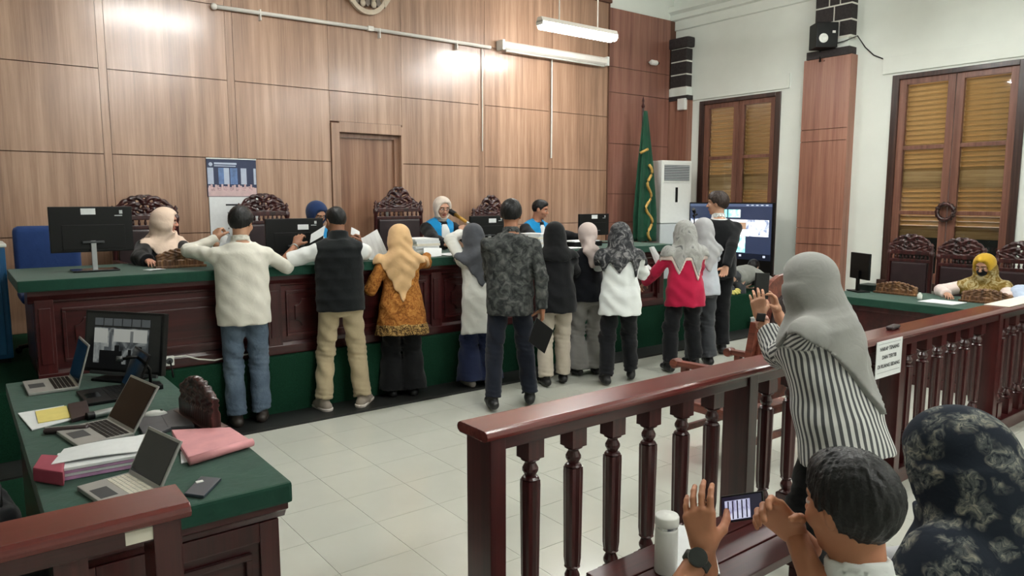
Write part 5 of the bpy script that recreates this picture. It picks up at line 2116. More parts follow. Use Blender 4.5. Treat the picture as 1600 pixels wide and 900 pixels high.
for i in range(22):
    x = -0.235 + i * 0.0215
    z = 0.235 + 0.016 * math.sin(i * 2.3)
    MB().box(x - 0.010, x + 0.010, -0.0062, -0.0053, 0.20, z + 0.02).build('photo_print', 'photo_crowd' if i % 3 else 'photo_pale', cal)
m = MB()
m.box(-0.18, 0.05, -0.0052, -0.004, 0.475, 0.495)
m.box(-0.18, 0.04, -0.0052, -0.004, 0.455, 0.465)
m.lathe([(0.02, 0), (0.02, 0.0015)], (-0.215, -0.0055, 0.475), 14, None, 'y')
m.build('header_print', 'photo_column', cal)
m = MB()
m.box(-0.08, 0.24, -0.0062, -0.005, 0.045, 0.062)
m.build('date_header', 'ink', cal)
m = MB()
for r_ in range(5):
    for c_ in range(7):
        x, z = -0.06 + c_ * 0.047, -0.03 - r_ * 0.055
        m.box(x - 0.006, x + 0.006, -0.0058, -0.005, z - 0.008, z + 0.008)
o = m.build('date_grid', 'paper_ink', cal)
o['kind'] = 'stuff'

# emblem high on the wall, lower edge in view
em = empty('wall_emblem', (4.00, 7.96, 4.13), 0, 'pale carved bird emblem with ribbon high on the panelled wall', 'emblem')
m = MB()
pts = []
for i in range(25):
    a = R(200 + 140 * i / 24)
    pts.append((0.26 * math.cos(a), 0.26 * math.sin(a) * 1.12))
outer = pts
inner = [(x * 0.83, z * 0.82 + 0.004) for x, z in pts]
m.prism(outer + inner[::-1], -0.03, 0.02, 'xz')
m.build('ribbon', 'emblem_gold', em, 0.006)
for s in (-1, 1):
    m = MB().prism([(s * 0.215, -0.19), (s * 0.285, -0.09), (s * 0.31, -0.02), (s * 0.25, -0.03), (s * 0.20, -0.12)], -0.035, 0.0, 'xz')
    m.build('ribbon_end', 'emblem_gold', em, 0.004)
for i, a in enumerate((-0.3, -0.15, 0, 0.15, 0.3)):
    m = MB().prism([(0.05 * (i - 2) - 0.02, 0.05), (0.05 * (i - 2) + 0.02, 0.05), (0.16 * a / 0.3 * 0.9 + 0.03, -0.17), (0.16 * a / 0.3 * 0.9, -0.20), (0.16 * a / 0.3 * 0.9 - 0.03, -0.17)], -0.015 - 0.002 * i, 0.02, 'xz')
    m.build('tail_feather', 'emblem_dark', em, 0.004)
for s in (-1, 1):
    m = MB().sphere((s * 0.07, -0.03, -0.17), 0.035, 10, (1, 0.6, 1.2))
    m.tube([(s * 0.07, -0.02, -0.15), (s * 0.09, -0.02, 0.02)], 0.022, 8)
    m.build('claw', 'emblem_gold', em, smooth=True)
    for k in range(5):
        MB().prism([(s * 0.06, 0.28 - 0.05 * k), (s * (0.36 - 0.05 * k), 0.40 - 0.12 * k), (s * (0.34 - 0.05 * k), 0.33 - 0.12 * k), (s * 0.06, 0.20 - 0.05 * k)], -0.01 - 0.003 * k, 0.02, 'xz').build('wing_feather', 'emblem_dark', em, 0.003)
m = MB().prism([(-0.09, 0.24), (0.09, 0.24), (0.09, 0.10), (0, -0.02), (-0.09, 0.10)], -0.05, 0.02, 'xz')
m.build('shield', 'emblem_gold', em, 0.006)
m = MB().sphere((0, -0.02, 0.34), 0.06, 12, (0.8, 0.8, 1.2))
m.build('head', 'emblem_gold', em, smooth=True)

# camera, boxes and speaker by the corner
cc = empty('security_camera', (8.951, 7.980, 3.851), 0, 'small white security camera on the red-brown panelling', 'camera')
MB().lathe([(0.035, -0.07), (0.04, -0.06), (0.04, 0.05), (0.03, 0.07)], (0, 0, 0), 14, None, 'x').build('housing', 'white_plastic', cc, smooth=True)
MB().lathe([(0.030, 0.0), (0.022, 0.03)], (0.07, 0, 0), 12, None, 'x').build('lens', 'black_gloss', cc)
MB().tube([(0, 0.0, 0.0), (0.0, 0.10, 0.02)], 0.015, 8).build('bracket', 'white_plastic', cc)
jb = empty('junction_box', (9.44, 7.80, 3.30), 0, 'white junction box on the corner pilaster', 'box')
bx('case', 'white_plastic', jb, -0.04, 0.02, -0.085, 0.07, -0.16, 0.02, 0.008)
bx('cover', 'white_plastic', jb, -0.047, -0.038, -0.075, 0.06, -0.15, 0.01, 0.004)
sp = empty('wall_speaker', (9.330, 5.364, 3.854), R(-38), 'black box speaker on a bracket above the wood pilaster', 'speaker')
bx('cabinet', 'black_plastic', sp, -0.15, 0.13, -0.12, 0.13, -0.16, 0.16, 0.012)
MB().lathe([(0.055, 0), (0.060, -0.008), (0.035, -0.014), (0.012, -0.006)], (-0.06, -0.12, -0.045), 18, Matrix.Identity(4), 'y').build('driver', 'white_plastic', sp)
for v in sp.children[-1].data.vertices:
    pass
bx('label_plate', 'white_plastic', sp, 0.055, 0.095, -0.124, -0.119, 0.02, 0.05)
m = MB().tube([(0.0, 0.10, -0.10), (0.02, 0.16, -0.2), (0.0, 0.1, -0.30)], 0.016, 8)
m.tube([(0.08, 0.10, -0.10), (0.08, 0.16, -0.2), (0.06, 0.1, -0.30)], 0.012, 8)
m.build('bracket', 'black_plastic', sp)
tag(MB().tube([(9.400, 5.238, 3.752), (9.420, 5.128, 3.769), (9.550, 5.029, 3.834), (9.585, 4.936, 3.678), (9.588, 4.822, 3.564), (9.590, 4.655, 3.476)], 0.008, 6).build('speaker_cable', 'cable_black'), 'black cable looping from the speaker along the white wall', 'cable')

# wreath hanging on the window mullion
wr = empty('wall_wreath', (9.56, 3.82, 1.565), R(-90), 'small dark twig wreath hung on the window mullion', 'wreath')
for k in range(14):
    a = 2 * math.pi * k / 14
    MB().sphere((0.095 * math.cos(a), 0.0, 0.095 * math.sin(a)), 0.030, 8, (1, 0.7, 1)).build('leaf_cluster', 'window_dark', wr, smooth=True)
MB().tube([(0.095 * math.cos(2 * math.pi * i / 20), 0, 0.095 * math.sin(2 * math.pi * i / 20)) for i in range(21)], 0.022, 8).build('ring', 'carved_wood', wr, smooth=True)

# floor-standing air conditioner
ac = empty('air_conditioner', (8.98, 7.62, 0.48), R(-12), 'tall white floor-standing air conditioner beside the green flag', 'air conditioner')
bx('lower_body', 'ac_grey', ac, -0.29, 0.29, -0.16, 0.18, 0, 0.86, 0.02)
bx('upper_body', 'white_plastic', ac, -0.29, 0.29, -0.165, 0.18, 0.865, 1.83, 0.02)
bx('grille_recess', 'dark_grey', ac, -0.24, 0.24, -0.170, -0.160, 1.52, 1.76)
for k in range(9):
    z = 1.535 + k * 0.026
    bx('grille_slat', 'ac_grey', ac, -0.24, 0.24, -0.185, -0.166, z - 0.005, z + 0.006)
bx('grille_frame', 'white_plastic', ac, -0.25, 0.25, -0.178, -0.16, 1.495, 1.518, 0.003)
bx('control_panel', 'black_gloss', ac, -0.02, 0.025, -0.172, -0.16, 1.19, 1.42, 0.006)

# flag on its pole
fl = empty('flag', (8.33, 7.62, 0.48), 0, 'folded green flag with gold fringe on a wooden pole', 'flag')
MB().tube([(0, 0, 0.0), (0, 0, 2.62)], 0.016, 10).build('pole', 'carved_wood', fl)
m = MB().lathe([(0.012, 2.58), (0.03, 2.62), (0.012, 2.66), (0.018, 2.70), (0.002, 2.76)], (0, 0, 0), 10)
m.build('finial', 'carved_wood', fl)
MB().lathe([(0.17, 0), (0.17, 0.03), (0.03, 0.06), (0.025, 0.2)], (0, 0, 0), 16).build('base', 'carved_wood', fl)
rows_ = []
nz, na = 26, 56
vs, fs = [], []
for j in range(nz):
    t = j / (nz - 1)
    z = 2.55 - t * 1.95
    wd = 0.035 + 0.155 * min(1, t * 1.25) ** 0.8
    for i in range(na):
        a = 2 * math.pi * i / na
        rr = 1 + 0.30 * math.sin(a * 7 + 1.5 * t) * min(1, t * 2.5) + 0.12 * math.sin(a * 3 + 2)
        vs.append((0.03 + 0.05 * t + wd * rr * math.cos(a), 0.55 * wd * rr * math.sin(a) - 0.02, z))
for j in range(nz - 1):
    for i in range(na):
        fs.append((j * na + i, j * na + (i + 1) % na, (j + 1) * na + (i + 1) % na, (j + 1) * na + i))
fs.append(tuple(range(na)))
fs.append(tuple(reversed(range((nz - 1) * na, nz * na))))
MB().add(vs, fs).build('flag_cloth', 'flag_green', fl, smooth=True)
for ph_, zz in ((0, (1.75, 0.62)), ):
    pts = []
    for i in range(30):
        t = i / 29
        z = zz[0] + (zz[1] - zz[0]) * t
        pts.append((-0.03 + 0.05 * t + 0.055 * math.sin(t * 19) + 0.02, -0.150 - 0.02 * math.sin(t * 9), z))
    MB().tube(pts, 0.022, 6).build('gold_fringe', 'gold', fl, smooth=True)
MB().tube([(-0.13, -0.08, 1.92), (-0.06, -0.12, 1.96), (-0.02, -0.13, 1.98)], 0.022, 6).build('gold_tassel', 'gold', fl, smooth=True)

# television by the window
tv = empty('television', (9.22, 6.66, 0.48), R(90), 'large television showing a video call in front of the window', 'television')
# local x runs along the wall (world +y), local -y... screen looks to world -x (local +y)
bx('housing', 'black_plastic', tv, -0.74, 0.74, -0.03, 0.02, 0.16, 1.19, 0.008)
noisy_glow('tv_bg', [(0.3, (40, 54, 84)), (0.7, (52, 66, 98))], 2, 0.9)
noisy_glow('tv_room', [(0.35, (70, 90, 130)), (0.5, (210, 216, 226)), (0.7, (252, 250, 246))], 7, 2.0)
noisy_glow('tv_teal', [(0.3, (40, 120, 130)), (0.45, (130, 210, 205)), (0.6, (236, 252, 248))], 6, 1.9)
noisy_glow('tv_white', [(0.3, (224, 226, 230)), (0.6, (250, 250, 250))], 6, 2.0)
glow('tv_icon', (214, 222, 236), 1.0)
glow('tv_bar', (92, 106, 136), 0.9)
glow('tv_dark', (26, 34, 52), 0.7)
glow('tv_brown', (196, 160, 130), 1.0)
glow('tv_navy', (40, 48, 84), 0.8)
scn = bx('screen', 'tv_bg', tv, -0.72, 0.72, 0.02, 0.024, 0.36, 1.17)
# screen pieces: a = toward the camera (world -y is local -x)
def tvp(mat, a0, a1, z0, z1, y=0.0265):
    return bx('video_tile', mat, scn, a0, a1, 0.024, y, z0, z1)
tvp('tv_bar', -0.72, 0.72, 1.13, 1.17)
for a0, a1 in ((0.03, 0.22), (-0.20, 0.01)):
    tvp('tv_teal', a0, a1, 0.97, 1.085)
tvp('tv_room', -0.03 + 0.20, 0.70, 0.70, 0.94)
tvp('tv_white', -0.30, 0.165, 0.70, 0.94)
tvp('tv_room', -0.68, -0.305, 0.70, 0.94)
tvp('tv_brown', -0.30, -0.10, 0.79, 0.90, 0.0275)
tvp('tv_white', -0.36, -0.20, 0.70, 0.80, 0.028)
tvp('tv_teal', -0.30, 0.40, 0.46, 0.695)
tvp('tv_dark', -0.72, 0.72, 0.36, 0.45)
for k, a0 in enumerate((0.20, 0.06, -0.10, -0.22, -0.62)):
    tvp('tv_icon', a0 - 0.02, a0 + 0.02, 0.40, 0.43, 0.0275)
for k in range(5):
    tvp('tv_icon', -0.32 - k * 0.08 - 0.02, -0.32 - k * 0.08 + 0.02, 1.142, 1.158, 0.0275)
for s in (-1, 1):
    m = MB().prism([(-0.16, 0), (0.16, 0), (0.02, 0.2), (-0.02, 0.2)], s * 0.5 - 0.015, s * 0.5 + 0.015, 'yz')
    m.build('foot', 'black_plastic', tv)

# slim microphone stand near the television
ms = empty('microphone_stand', (7.75, 6.15, 0.48), 0, 'thin black microphone stand before the air conditioner', 'microphone')
MB().lathe([(0.12, 0), (0.12, 0.015), (0.02, 0.03)], (0, 0, 0), 16).build('base', 'black_plastic', ms)
MB().tube([(0, 0, 0.02), (0, 0, 1.08)], 0.009, 8).build('pole', 'black_plastic', ms)
MB().tube([(0, 0, 1.07), (-0.05, -0.02, 1.11)], 0.022, 10).build('head', 'black_plastic', ms)
MB().tube([(-0.02, 0, 1.02), (0.05, 0, 1.04)], 0.014, 8).build('clip', 'black_plastic', ms)

# ============================================================ things on the judges' bench
def monitor(label, x, y, z0, w, h, rz=0, neck=True, screen='screen_off', back_to_camera=True, base_z=BT, sticker=True, tilt=0):
    r = empty('monitor', (x, y, base_z), rz, label, 'monitor', 'computer monitors')
    k = z0 - base_z
    bx('housing', 'black_plastic', r, -w / 2, w / 2, -0.012, 0.018, k, k + h, 0.006)
    bx('rear_cover', 'black_plastic', r, -w * 0.36, w * 0.40, -0.0155, -0.008, k + h * 0.06, k + h * 0.6, 0.003)
    bx('screen', screen, r, -w / 2 + 0.01, w / 2 - 0.01, 0.018, 0.020, k + 0.015, k + h - 0.01)
    bx('stand_neck', 'silver', r, -0.017, 0.017, -0.035, -0.018, 0.0, k + h * 0.25, 0.004)
    bx('stand_hinge', 'dark_grey', r, -0.07, 0.07, -0.042, -0.016, k + h * 0.20, k + h * 0.245, 0.003)
    bx('stand_base', 'black_gloss', r, -0.15, 0.15, -0.11, 0.09, 0.0, 0.012, 0.004)
    if sticker:
        bx('sticker', 'paper', r, sticker[0] - 0.047, sticker[0] + 0.047, -0.0135, -0.011, k + h + sticker[1] - 0.022, k + h + sticker[1] + 0.022)
        m = MB().box(w * 0.34, w * 0.38, -0.0135, -0.011, k + h * 0.84, k + h * 0.92)
        m.box(w * 0.28, w * 0.375, -0.0135, -0.011, k + h * 0.79, k + h * 0.81)
        m.build('maker_mark', 'ac_grey', r)
    return r


monitor('large black monitor on a silver stand, seen from its back', 0.808, 6.10, 1.335, 0.535, 0.33, 0, sticker=(-0.02, -0.035))
monitor('black monitor with white sticker behind the white-shirted man', 2.33, 6.10, 1.255, 0.50, 0.30, R(-3), sticker=(0.07, -0.075))
monitor('black monitor beside the microphone, by the grey mottled shirt', 4.46, 6.22, 1.285, 0.46, 0.26, 0, sticker=(0.05, -0.05))
monitor('small black monitor at the flag end of the bench', 6.07, 6.30, 1.29, 0.48, 0.255, 0, sticker=(0.0, -0.035))


def paper_stack(label, x, y, z, w, d, n, dz, rz=0, mat='paper', group='paper stacks'):
    r = empty('document_stack', (x, y, z), rz, label, 'documents', group)
    for i in range(n):
        dx, dy, a = random.uniform(-0.008, 0.008), random.uniform(-0.008, 0.008), random.uniform(-0.06, 0.06)
        m = MB().box(-w / 2, w / 2, -d / 2, d / 2, i * dz + 0.0008, (i + 1) * dz, TR(dx, dy, 0, a))
        m.build('document', mat if i % 3 else 'paper_warm', r, 0.002)
    return r


paper_stack('thick stack of case papers left of the beige headscarf', 3.02, 6.22, BT, 0.24, 0.32, 6, 0.026)
paper_stack('thick stack of case papers right of the beige headscarf', 3.62, 6.20, BT, 0.26, 0.32, 6, 0.024)
paper_stack('leaning stack of papers beside the black headscarf', 4.90, 5.98, BT, 0.22, 0.30, 9, 0.018, R(12))
for lb, q in (('white sheet lying at the bench edge by the tunic sleeve', (3.62, 5.66, 4.0, 5.95)), ('white sheets spread before the reading judge', (3.95, 5.80, 4.25, 6.15)), ('white sheet on the bench beside the black headscarf', (5.0, 5.66, 5.40, 5.90)), ('small white slip by the carved name stand', (1.12, 5.82, 1.24, 5.92))):
    x0, y0, x1, y1 = q
    tag(slab('paper_sheet', ((x0, y0, BT + 0.002), (x1, y0 + 0.04, BT + 0.002), (x1 - 0.03, y1, BT + 0.002), (x0 - 0.03, y1 - 0.03, BT + 0.002)), 0.003, 'paper', bend=0.002), lb, 'paper')
ob = empty('desk_tray', (5.55, 5.98, BT), R(4), 'black desk tray with an orange tag before the male judge', 'tray')
bx('tray', 'black_plastic', ob, -0.2, 0.24, -0.12, 0.12, 0, 0.055, 0.008)
bx('paper', 'paper', ob, -0.19, 0.22, -0.10, 0.11, 0.055, 0.064)
bx('orange_tag', 'orange', ob, -0.01, 0.03, -0.128, -0.118, 0.005, 0.06)

# microphone held up by the woman in the white tunic
mc = empty('microphone', (3.819, 5.800, 1.551), 0, 'black and gold hand microphone held up to the reading judge', 'microphone')
mo = Vector((3.819, 5.800, 1.551))
A, Bq, Cq = Vector((3.811, 5.920, 1.598)) - mo, Vector((3.822, 5.870, 1.574)) - mo, Vector((3.860, 5.720, 1.498)) - mo
MB().tube([A - (Bq - A) * 0.2, A, Bq], 0.026, 12).build('windscreen', 'black_plastic', mc, smooth=True)
MB().tube([Bq, Cq], 0.019, 12, None, 0.015).build('handle', 'brass', mc, smooth=True)
MB().tube([Cq, Cq + (Cq - Bq) * 0.15], 0.017, 12).build('end_ring', 'steel', mc)

# papers and book in hands
def held(label, quad, mat='paper', th=0.002, cat='paper', bend=0.004, name='paper_sheet'):
    return tag(slab(name, quad, th, mat, None, 0.0, bend), label, cat)


held('folded white slip in the white-shirted man\'s raised hand', ((1.677, 5.960, 1.454), (1.724, 5.940, 1.428), (1.696, 5.920, 1.374), (1.658, 5.940, 1.385)))
held('white paper under the vested man\'s raised hand', ((2.396, 5.940, 1.348), (2.544, 6.000, 1.406), (2.573, 6.020, 1.493), (2.418, 5.960, 1.422)))
held('curled white paper in the vested man\'s other hand', ((2.801, 6.000, 1.409), (2.877, 5.980, 1.374), (2.888, 6.000, 1.430), (2.818, 6.020, 1.471)))
held('printed white sheet held up by the woman in batik', ((2.892, 5.760, 1.114), (3.040, 5.740, 1.220), (2.958, 5.800, 1.457), (2.802, 5.800, 1.378)), th=0.003)
held('white sheet resting under the batik sleeve on the bench', ((3.368, 5.700, 1.196), (3.571, 5.720, 1.184), (3.747, 6.000, 1.245), (3.547, 6.000, 1.254)))
held('narrow white sheet held by the woman in crimson', ((5.756, 5.050, 1.054), (5.785, 5.000, 1.109), (5.786, 5.100, 1.230), (5.764, 5.150, 1.215)), bend=0.01)
held('white folder edge held low by the woman in crimson', ((5.696, 5.200, 1.053), (5.719, 5.050, 0.963), (5.762, 5.080, 0.985), (5.737, 5.220, 1.084)), th=0.006)
bk = slab('book', ((3.572, 4.440, 0.595), (3.688, 4.380, 0.491), (3.764, 4.360, 0.673), (3.640, 4.420, 0.782)), 0.022, 'black_plastic', None, 0.003)
tag(bk, 'black notebook held down at the mottled-shirted man\'s side', 'book')
pg = slab('page_block', ((3.590, 4.455, 0.596), (3.599, 4.450, 0.590), (3.666, 4.435, 0.767), (3.656, 4.440, 0.778)), 0.018, 'ac_grey', None)
pg.parent = bk
pg.location = pg.location - bk.location

# ============================================================ behind the bench, left
bc = empty('office_chair', (0.62, 7.0, 0.48), R(180), 'blue fabric office chair behind the large monitor', 'chair')
q = S(0.03).u(rbox((0, -0.22, 0.80), (0.24, 0.05, 0.22), 0.05))
sdf_obj('backrest', q, 0.015, 'blue_fabric', bc)
q = S(0.03).u(rbox((0, 0.02, 0.46), (0.24, 0.24, 0.045), 0.04))
sdf_obj('seat', q, 0.015, 'blue_fabric', bc)
MB().tube([(0, 0.0, 0.06), (0, 0, 0.43)], 0.03, 10).build('gas_post', 'black_plastic', bc)
bx('back_stem', 'black_plastic', bc, -0.03, 0.03, -0.29, -0.24, 0.42, 0.7)
for k in range(5):
    a = 2 * math.pi * k / 5
    MB().tube([(0, 0, 0.08), (0.27 * math.cos(a), 0.27 * math.sin(a), 0.05)], 0.018, 8).build('leg', 'black_plastic', bc)
    MB().sphere((0.27 * math.cos(a), 0.27 * math.sin(a), 0.027), 0.027, 8).build('caster', 'black_plastic', bc)
bb = empty('storage_cabinet', (0.02, 6.9, 0.48), 0, 'tall blue plastic cabinet at the picture edge', 'cabinet')
bx('body', 'blue_plastic', bb, -0.34, 0.28, -0.25, 0.25, 0.03, 0.88, 0.015)
bx('lid', 'white_plastic', bb, -0.35, 0.29, -0.26, 0.26, 0.88, 0.905, 0.008)
bx('door', 'blue_plastic', bb, -0.30, 0.24, -0.265, -0.25, 0.06, 0.85, 0.008)
bx('door_handle', 'white_plastic', bb, 0.17, 0.20, -0.285, -0.265, 0.40, 0.52, 0.004)
bx('plinth', 'black_plastic', bb, -0.32, 0.26, -0.23, 0.23, 0.0, 0.03)

# power outlet strip and its lead at the foot of the bench
so = empty('power_outlet', ((1.144, 5.600, 0.555)[0], 5.60, (1.144, 5.600, 0.555)[2]), 0, 'white double power outlet at the foot of the bench', 'outlet')
bx('case', 'white_plastic', so, -0.062, 0.062, 0.0, 0.03, -0.035, 0.035, 0.006)
for s in (-1, 1):
    MB().lathe([(0.024, 0), (0.024, 0.003)], (s * 0.03, -0.003, 0), 16, None, 'y').build('socket', 'dark_grey', so)
m = MB().tube([(0.03, -0.005, 0.0), (0.03, -0.03, -0.01), (0.035, -0.035, -0.06), (0.045, -0.02, -0.12)], 0.007, 8)
m.build('plug', 'black_plastic', so)
tag(MB().tube([(1.200, 5.612, 0.579), (1.286, 5.610, 0.577), (1.373, 5.608, 0.541), (1.487, 5.610, 0.516), (1.567, 5.612, 0.524), (1.899, 5.612, 0.536)], 0.006, 6).build('power_lead', 'cable_white'), 'white power lead trailing along the foot of the bench', 'cable')

# ============================================================ on the laptop table
noisy_glow('call_picture', [(0.30, (20, 22, 24)), (0.45, (58, 62, 64)), (0.56, (112, 116, 114)), (0.7, (142, 144, 138))], 9, 0.85, 0.9)
glow('call_strip', (70, 74, 76), 0.7)
glow('call_pale', (150, 152, 146), 0.8)
glow('call_bg', (14, 15, 17), 0.4)
mo5 = empty('monitor', (*(0.680, 4.371, 0.911)[:2], TZ), R(-53), 'black monitor showing a grey video call on the laptop table', 'monitor', 'computer monitors')
tl = TR(0, 0, 0.03, 0, R(-9))
bx('housing', 'black_plastic', mo5, -0.26, 0.26, -0.015, 0.02, 0.0, 0.335, 0.006, tl)
s5 = bx('screen', 'call_bg', mo5, -0.245, 0.245, -0.017, -0.014, 0.02, 0.32, 0, tl)
bx('video_tile', 'call_picture', s5, -0.19, 0.17, -0.0185, -0.0165, 0.05, 0.245, 0, tl)
for a0, a1, c0, c1, mt in ((-0.19, -0.10, 0.16, 0.24, 'call_pale'), (-0.06, 0.16, 0.17, 0.24, 'call_pale'), (-0.09, -0.07, 0.12, 0.22, 'call_strip'), (0.05, 0.07, 0.16, 0.23, 'call_strip'),
                           (-0.15, 0.0, 0.05, 0.12, 'call_bg'), (0.03, 0.17, 0.05, 0.10, 'call_bg'), (0.10, 0.13, 0.10, 0.15, 'call_bg'), (-0.05, -0.02, 0.11, 0.15, 'call_bg'), (-0.12, -0.09, 0.12, 0.14, 'call_strip'), (0.04, 0.06, 0.10, 0.13, 'call_bg')):
    bx('video_tile', mt, s5, a0, a1, -0.0192, -0.0184, c0, c1, 0, tl)
for k in range(6):
    bx('video_tile', 'call_strip', s5, -0.19 + k * 0.062, -0.135 + k * 0.062, -0.0185, -0.0165, 0.256, 0.296, 0, tl)
bx('soundbar', 'dark_grey', mo5, -0.2, 0.24, -0.028, -0.012, -0.012, 0.006, 0.004, tl)
bx('stand_base', 'black_plastic', mo5, -0.13, 0.13, -0.09, 0.10, 0, 0.012, 0.004)
bx('stand_neck', 'black_plastic', mo5, -0.03, 0.03, 0.02, 0.06, 0.005, 0.16, 0.004)


def laptop(label, x, y, rz, w=0.32, d=0.22, mat='laptop_silver', ang=112, screen='screen_off', keys='black_plastic', lidh=None):
    """local: user at -y, hinge at +y"""
    r = empty('laptop', (x, y, TZ), rz, label, 'laptop', 'laptops on the court table')
    b = bx('base', mat, r, -w / 2, w / 2, -d / 2, d / 2, 0.001, 0.016, 0.004)
    m = MB()
    for j in range(5):
        for i in range(13):
            kx = -w * 0.43 + i * w * 0.86 / 12.6
            ky = d * 0.02 + j * d * 0.085
            m.box(kx, kx + w * 0.058, ky, ky + d * 0.068, 0.016, 0.0175)
    o = m.build('keyboard', keys, b)
    o['kind'] = 'stuff'
    bx('touchpad', 'dark_grey' if mat != 'black_plastic' else 'black_gloss', b, -0.05, 0.05, -d * 0.43, -d * 0.12, 0.0158, 0.0164)
    T = TR(0, d / 2 - 0.004, 0.014, 0, R(90 - ang) if False else -R(ang - 90))
    lh = lidh or d
    li = bx('lid', mat, r, -w / 2, w / 2, -0.002, 0.006, 0, lh, 0.003, T)
    bx('screen', screen, li, -w / 2 + 0.01, w / 2 - 0.01, -0.0035, -0.0015, 0.014, lh - 0.01, 0, T)
    return r


laptop('silver laptop nearest the bench, open towards the picture edge', (0.324, 4.408, 0.750)[0] + 0.02, (0.324, 4.408, 0.750)[1], R(-89), 0.31, 0.22, ang=106)
laptop('silver laptop in the middle of the table, screen half dark', (0.383, 3.352, 0.750)[0] + 0.02, (0.383, 3.352, 0.750)[1] + 0.03, R(-80), 0.30, 0.21, ang=122)
laptop('small pale laptop closest to the balustrade end', (0.375, 2.644, 0.750)[0], (0.375, 2.644, 0.750)[1], R(-78), 0.25, 0.17, 'laptop_silver', 118, keys='paper_warm', lidh=0.17)
laptop('black laptop open beside the call monitor', (0.541, 4.022, 0.750)[0], (0.541, 4.022, 0.750)[1], R(-88), 0.30, 0.21, 'black_plastic', 112)


def flat(name, label, cat, mat, pts, th=0.004, z=TZ + 0.002, bev=0.0):
    return tag(slab(name, tuple((px_, py_, z) for px_, py_ in pts), th, mat, None, bev), label, cat)


def Z2(*v):
    return [(a[0], a[1]) for a in v]


flat('paper_sheet', 'white sheet under the yellow envelope', 'paper', 'paper', Z2((0.202, 3.596, 0.750), (0.354, 3.660, 0.750), (0.355, 3.938, 0.750), (0.173, 3.922, 0.750)))
flat('envelope', 'yellow envelope on the laptop table', 'envelope', 'paper_yellow', Z2((0.232, 3.676, 0.755), (0.353, 3.689, 0.755), (0.362, 3.911, 0.755), (0.237, 3.890, 0.755)), 0.003, TZ + 0.007)
tag(flat('wallet', None, None, 'leather_dark', Z2((0.350, 3.617, 0.750), (0.428, 3.652, 0.750), (0.447, 3.922, 0.750), (0.366, 3.903, 0.750)), 0.018, TZ + 0.002, 0.004), 'dark brown wallet beside the yellow envelope', 'wallet')
pnp = empty('pen_pouch', (*(0.318, 3.486, 0.750)[:2], TZ + 0.001), R(-20), 'small dark pen pouch before the middle laptop', 'pouch')
q = S(0.01).u(rbox((0, 0, 0.013), (0.085, 0.022, 0.012), 0.01)).u(rc((0.06, 0, 0.012), (0.12, 0.01, 0.008), 0.008, 0.005))
sdf_obj('pouch', q, 0.005, 'leather_dark', pnp)
MB().tube([(-0.08, 0.0, 0.026), (0.07, 0.0, 0.026)], 0.003, 6).build('zip', 'silver', pnp)
sv = empty('silver_tube', (*(0.520, 3.651, 0.760)[:2], TZ + 0.018), R(14), 'silver tube lying behind the middle laptop', 'tube')
MB().lathe([(0.012, -0.09), (0.017, -0.085), (0.017, 0.085), (0.012, 0.09)], (0, 0, 0), 16, None, 'x').build('barrel', 'silver', sv, smooth=True)
MB().lathe([(0.018, -0.015), (0.018, 0.015)], (-0.10, 0, 0), 16, None, 'x').build('cap', 'black_plastic', sv)
ms_ = empty('computer_mouse', (*(0.659, 3.482, 0.760)[:2], TZ + 0.001), R(-20), 'white computer mouse behind the middle laptop screen', 'mouse')
q = S(0.01).u(ell((0, 0, 0.012), (0.05, 0.03, 0.022))).cut(lambda P: -P[:, 2])
sdf_obj('shell', q, 0.004, 'white_plastic', ms_)
MB().lathe([(0.006, -0.004), (0.006, 0.004)], (0.025, 0, 0.031), 10, None, 'y').build('scroll_wheel', 'dark_grey', ms_)
for lb, qd, z in (('dark grey leather folder beside the white mouse', Z2((0.553, 3.141, 0.750), (0.670, 3.237, 0.750), (0.677, 3.509, 0.750), (0.572, 3.447, 0.750)), 0.002), ('dark grey leather folder under the carved name stand', Z2((0.658, 3.247, 0.750), (0.757, 3.214, 0.750), (0.771, 3.539, 0.750), (0.677, 3.485, 0.750)), 0.003)):
    tag(flat('leather_folder', None, None, 'grey_leather', qd, 0.014, TZ + z, 0.004), lb, 'folder')

# binder bundle with white sheet on top
bn = empty('document_bundle', (*(0.330, 2.859, 0.780)[:2], TZ), R(0), 'bundle of lilac papers with red binder end, white sheet on top', 'documents')
bo = Vector((*(0.330, 2.859, 0.780)[:2], TZ))
def rel(q, z):
    return tuple((a[0] - bo.x, a[1] - bo.y, z) for a in q)
base_q = ((0.204, 2.870, 0.760), (0.507, 2.854, 0.760), (0.548, 3.109, 0.760), (0.242, 3.058, 0.760))
for k in range(4):
    sh_ = Vector((random.uniform(-0.006, 0.006), random.uniform(-0.006, 0.006), 0))
    slab('sheaf', tuple(Vector(v) + sh_ for v in rel(base_q, 0.002 + k * 0.012)), 0.0105, 'lilac_paper' if k % 2 == 0 else 'paper', bn, 0.002)
slab('top_sheet', rel(((0.211, 2.915, 0.800), (0.477, 2.874, 0.800), (0.541, 3.063, 0.800), (0.266, 3.070, 0.800)), 0.053), 0.003, 'paper', bn, 0, 0.006)
o = slab('binder_end', rel(((0.157, 2.921, 0.760), (0.235, 2.804, 0.760), (0.263, 2.992, 0.760), (0.194, 3.061, 0.760)), 0.004), 0.05, 'red_folder', bn, 0.006)
pf = empty('document_folder', (*(0.713, 2.887, 0.760)[:2], TZ), 0, 'pink translucent document folder at the table corner', 'folder')
bo = Vector((*(0.713, 2.887, 0.760)[:2], TZ))
fq = rel(((0.623, 2.748, 0.760), (0.874, 2.820, 0.760), (0.859, 3.053, 0.760), (0.655, 3.167, 0.760)), 0.006)
slab('cover', fq, 0.022, 'pink_folder', pf, 0.006)
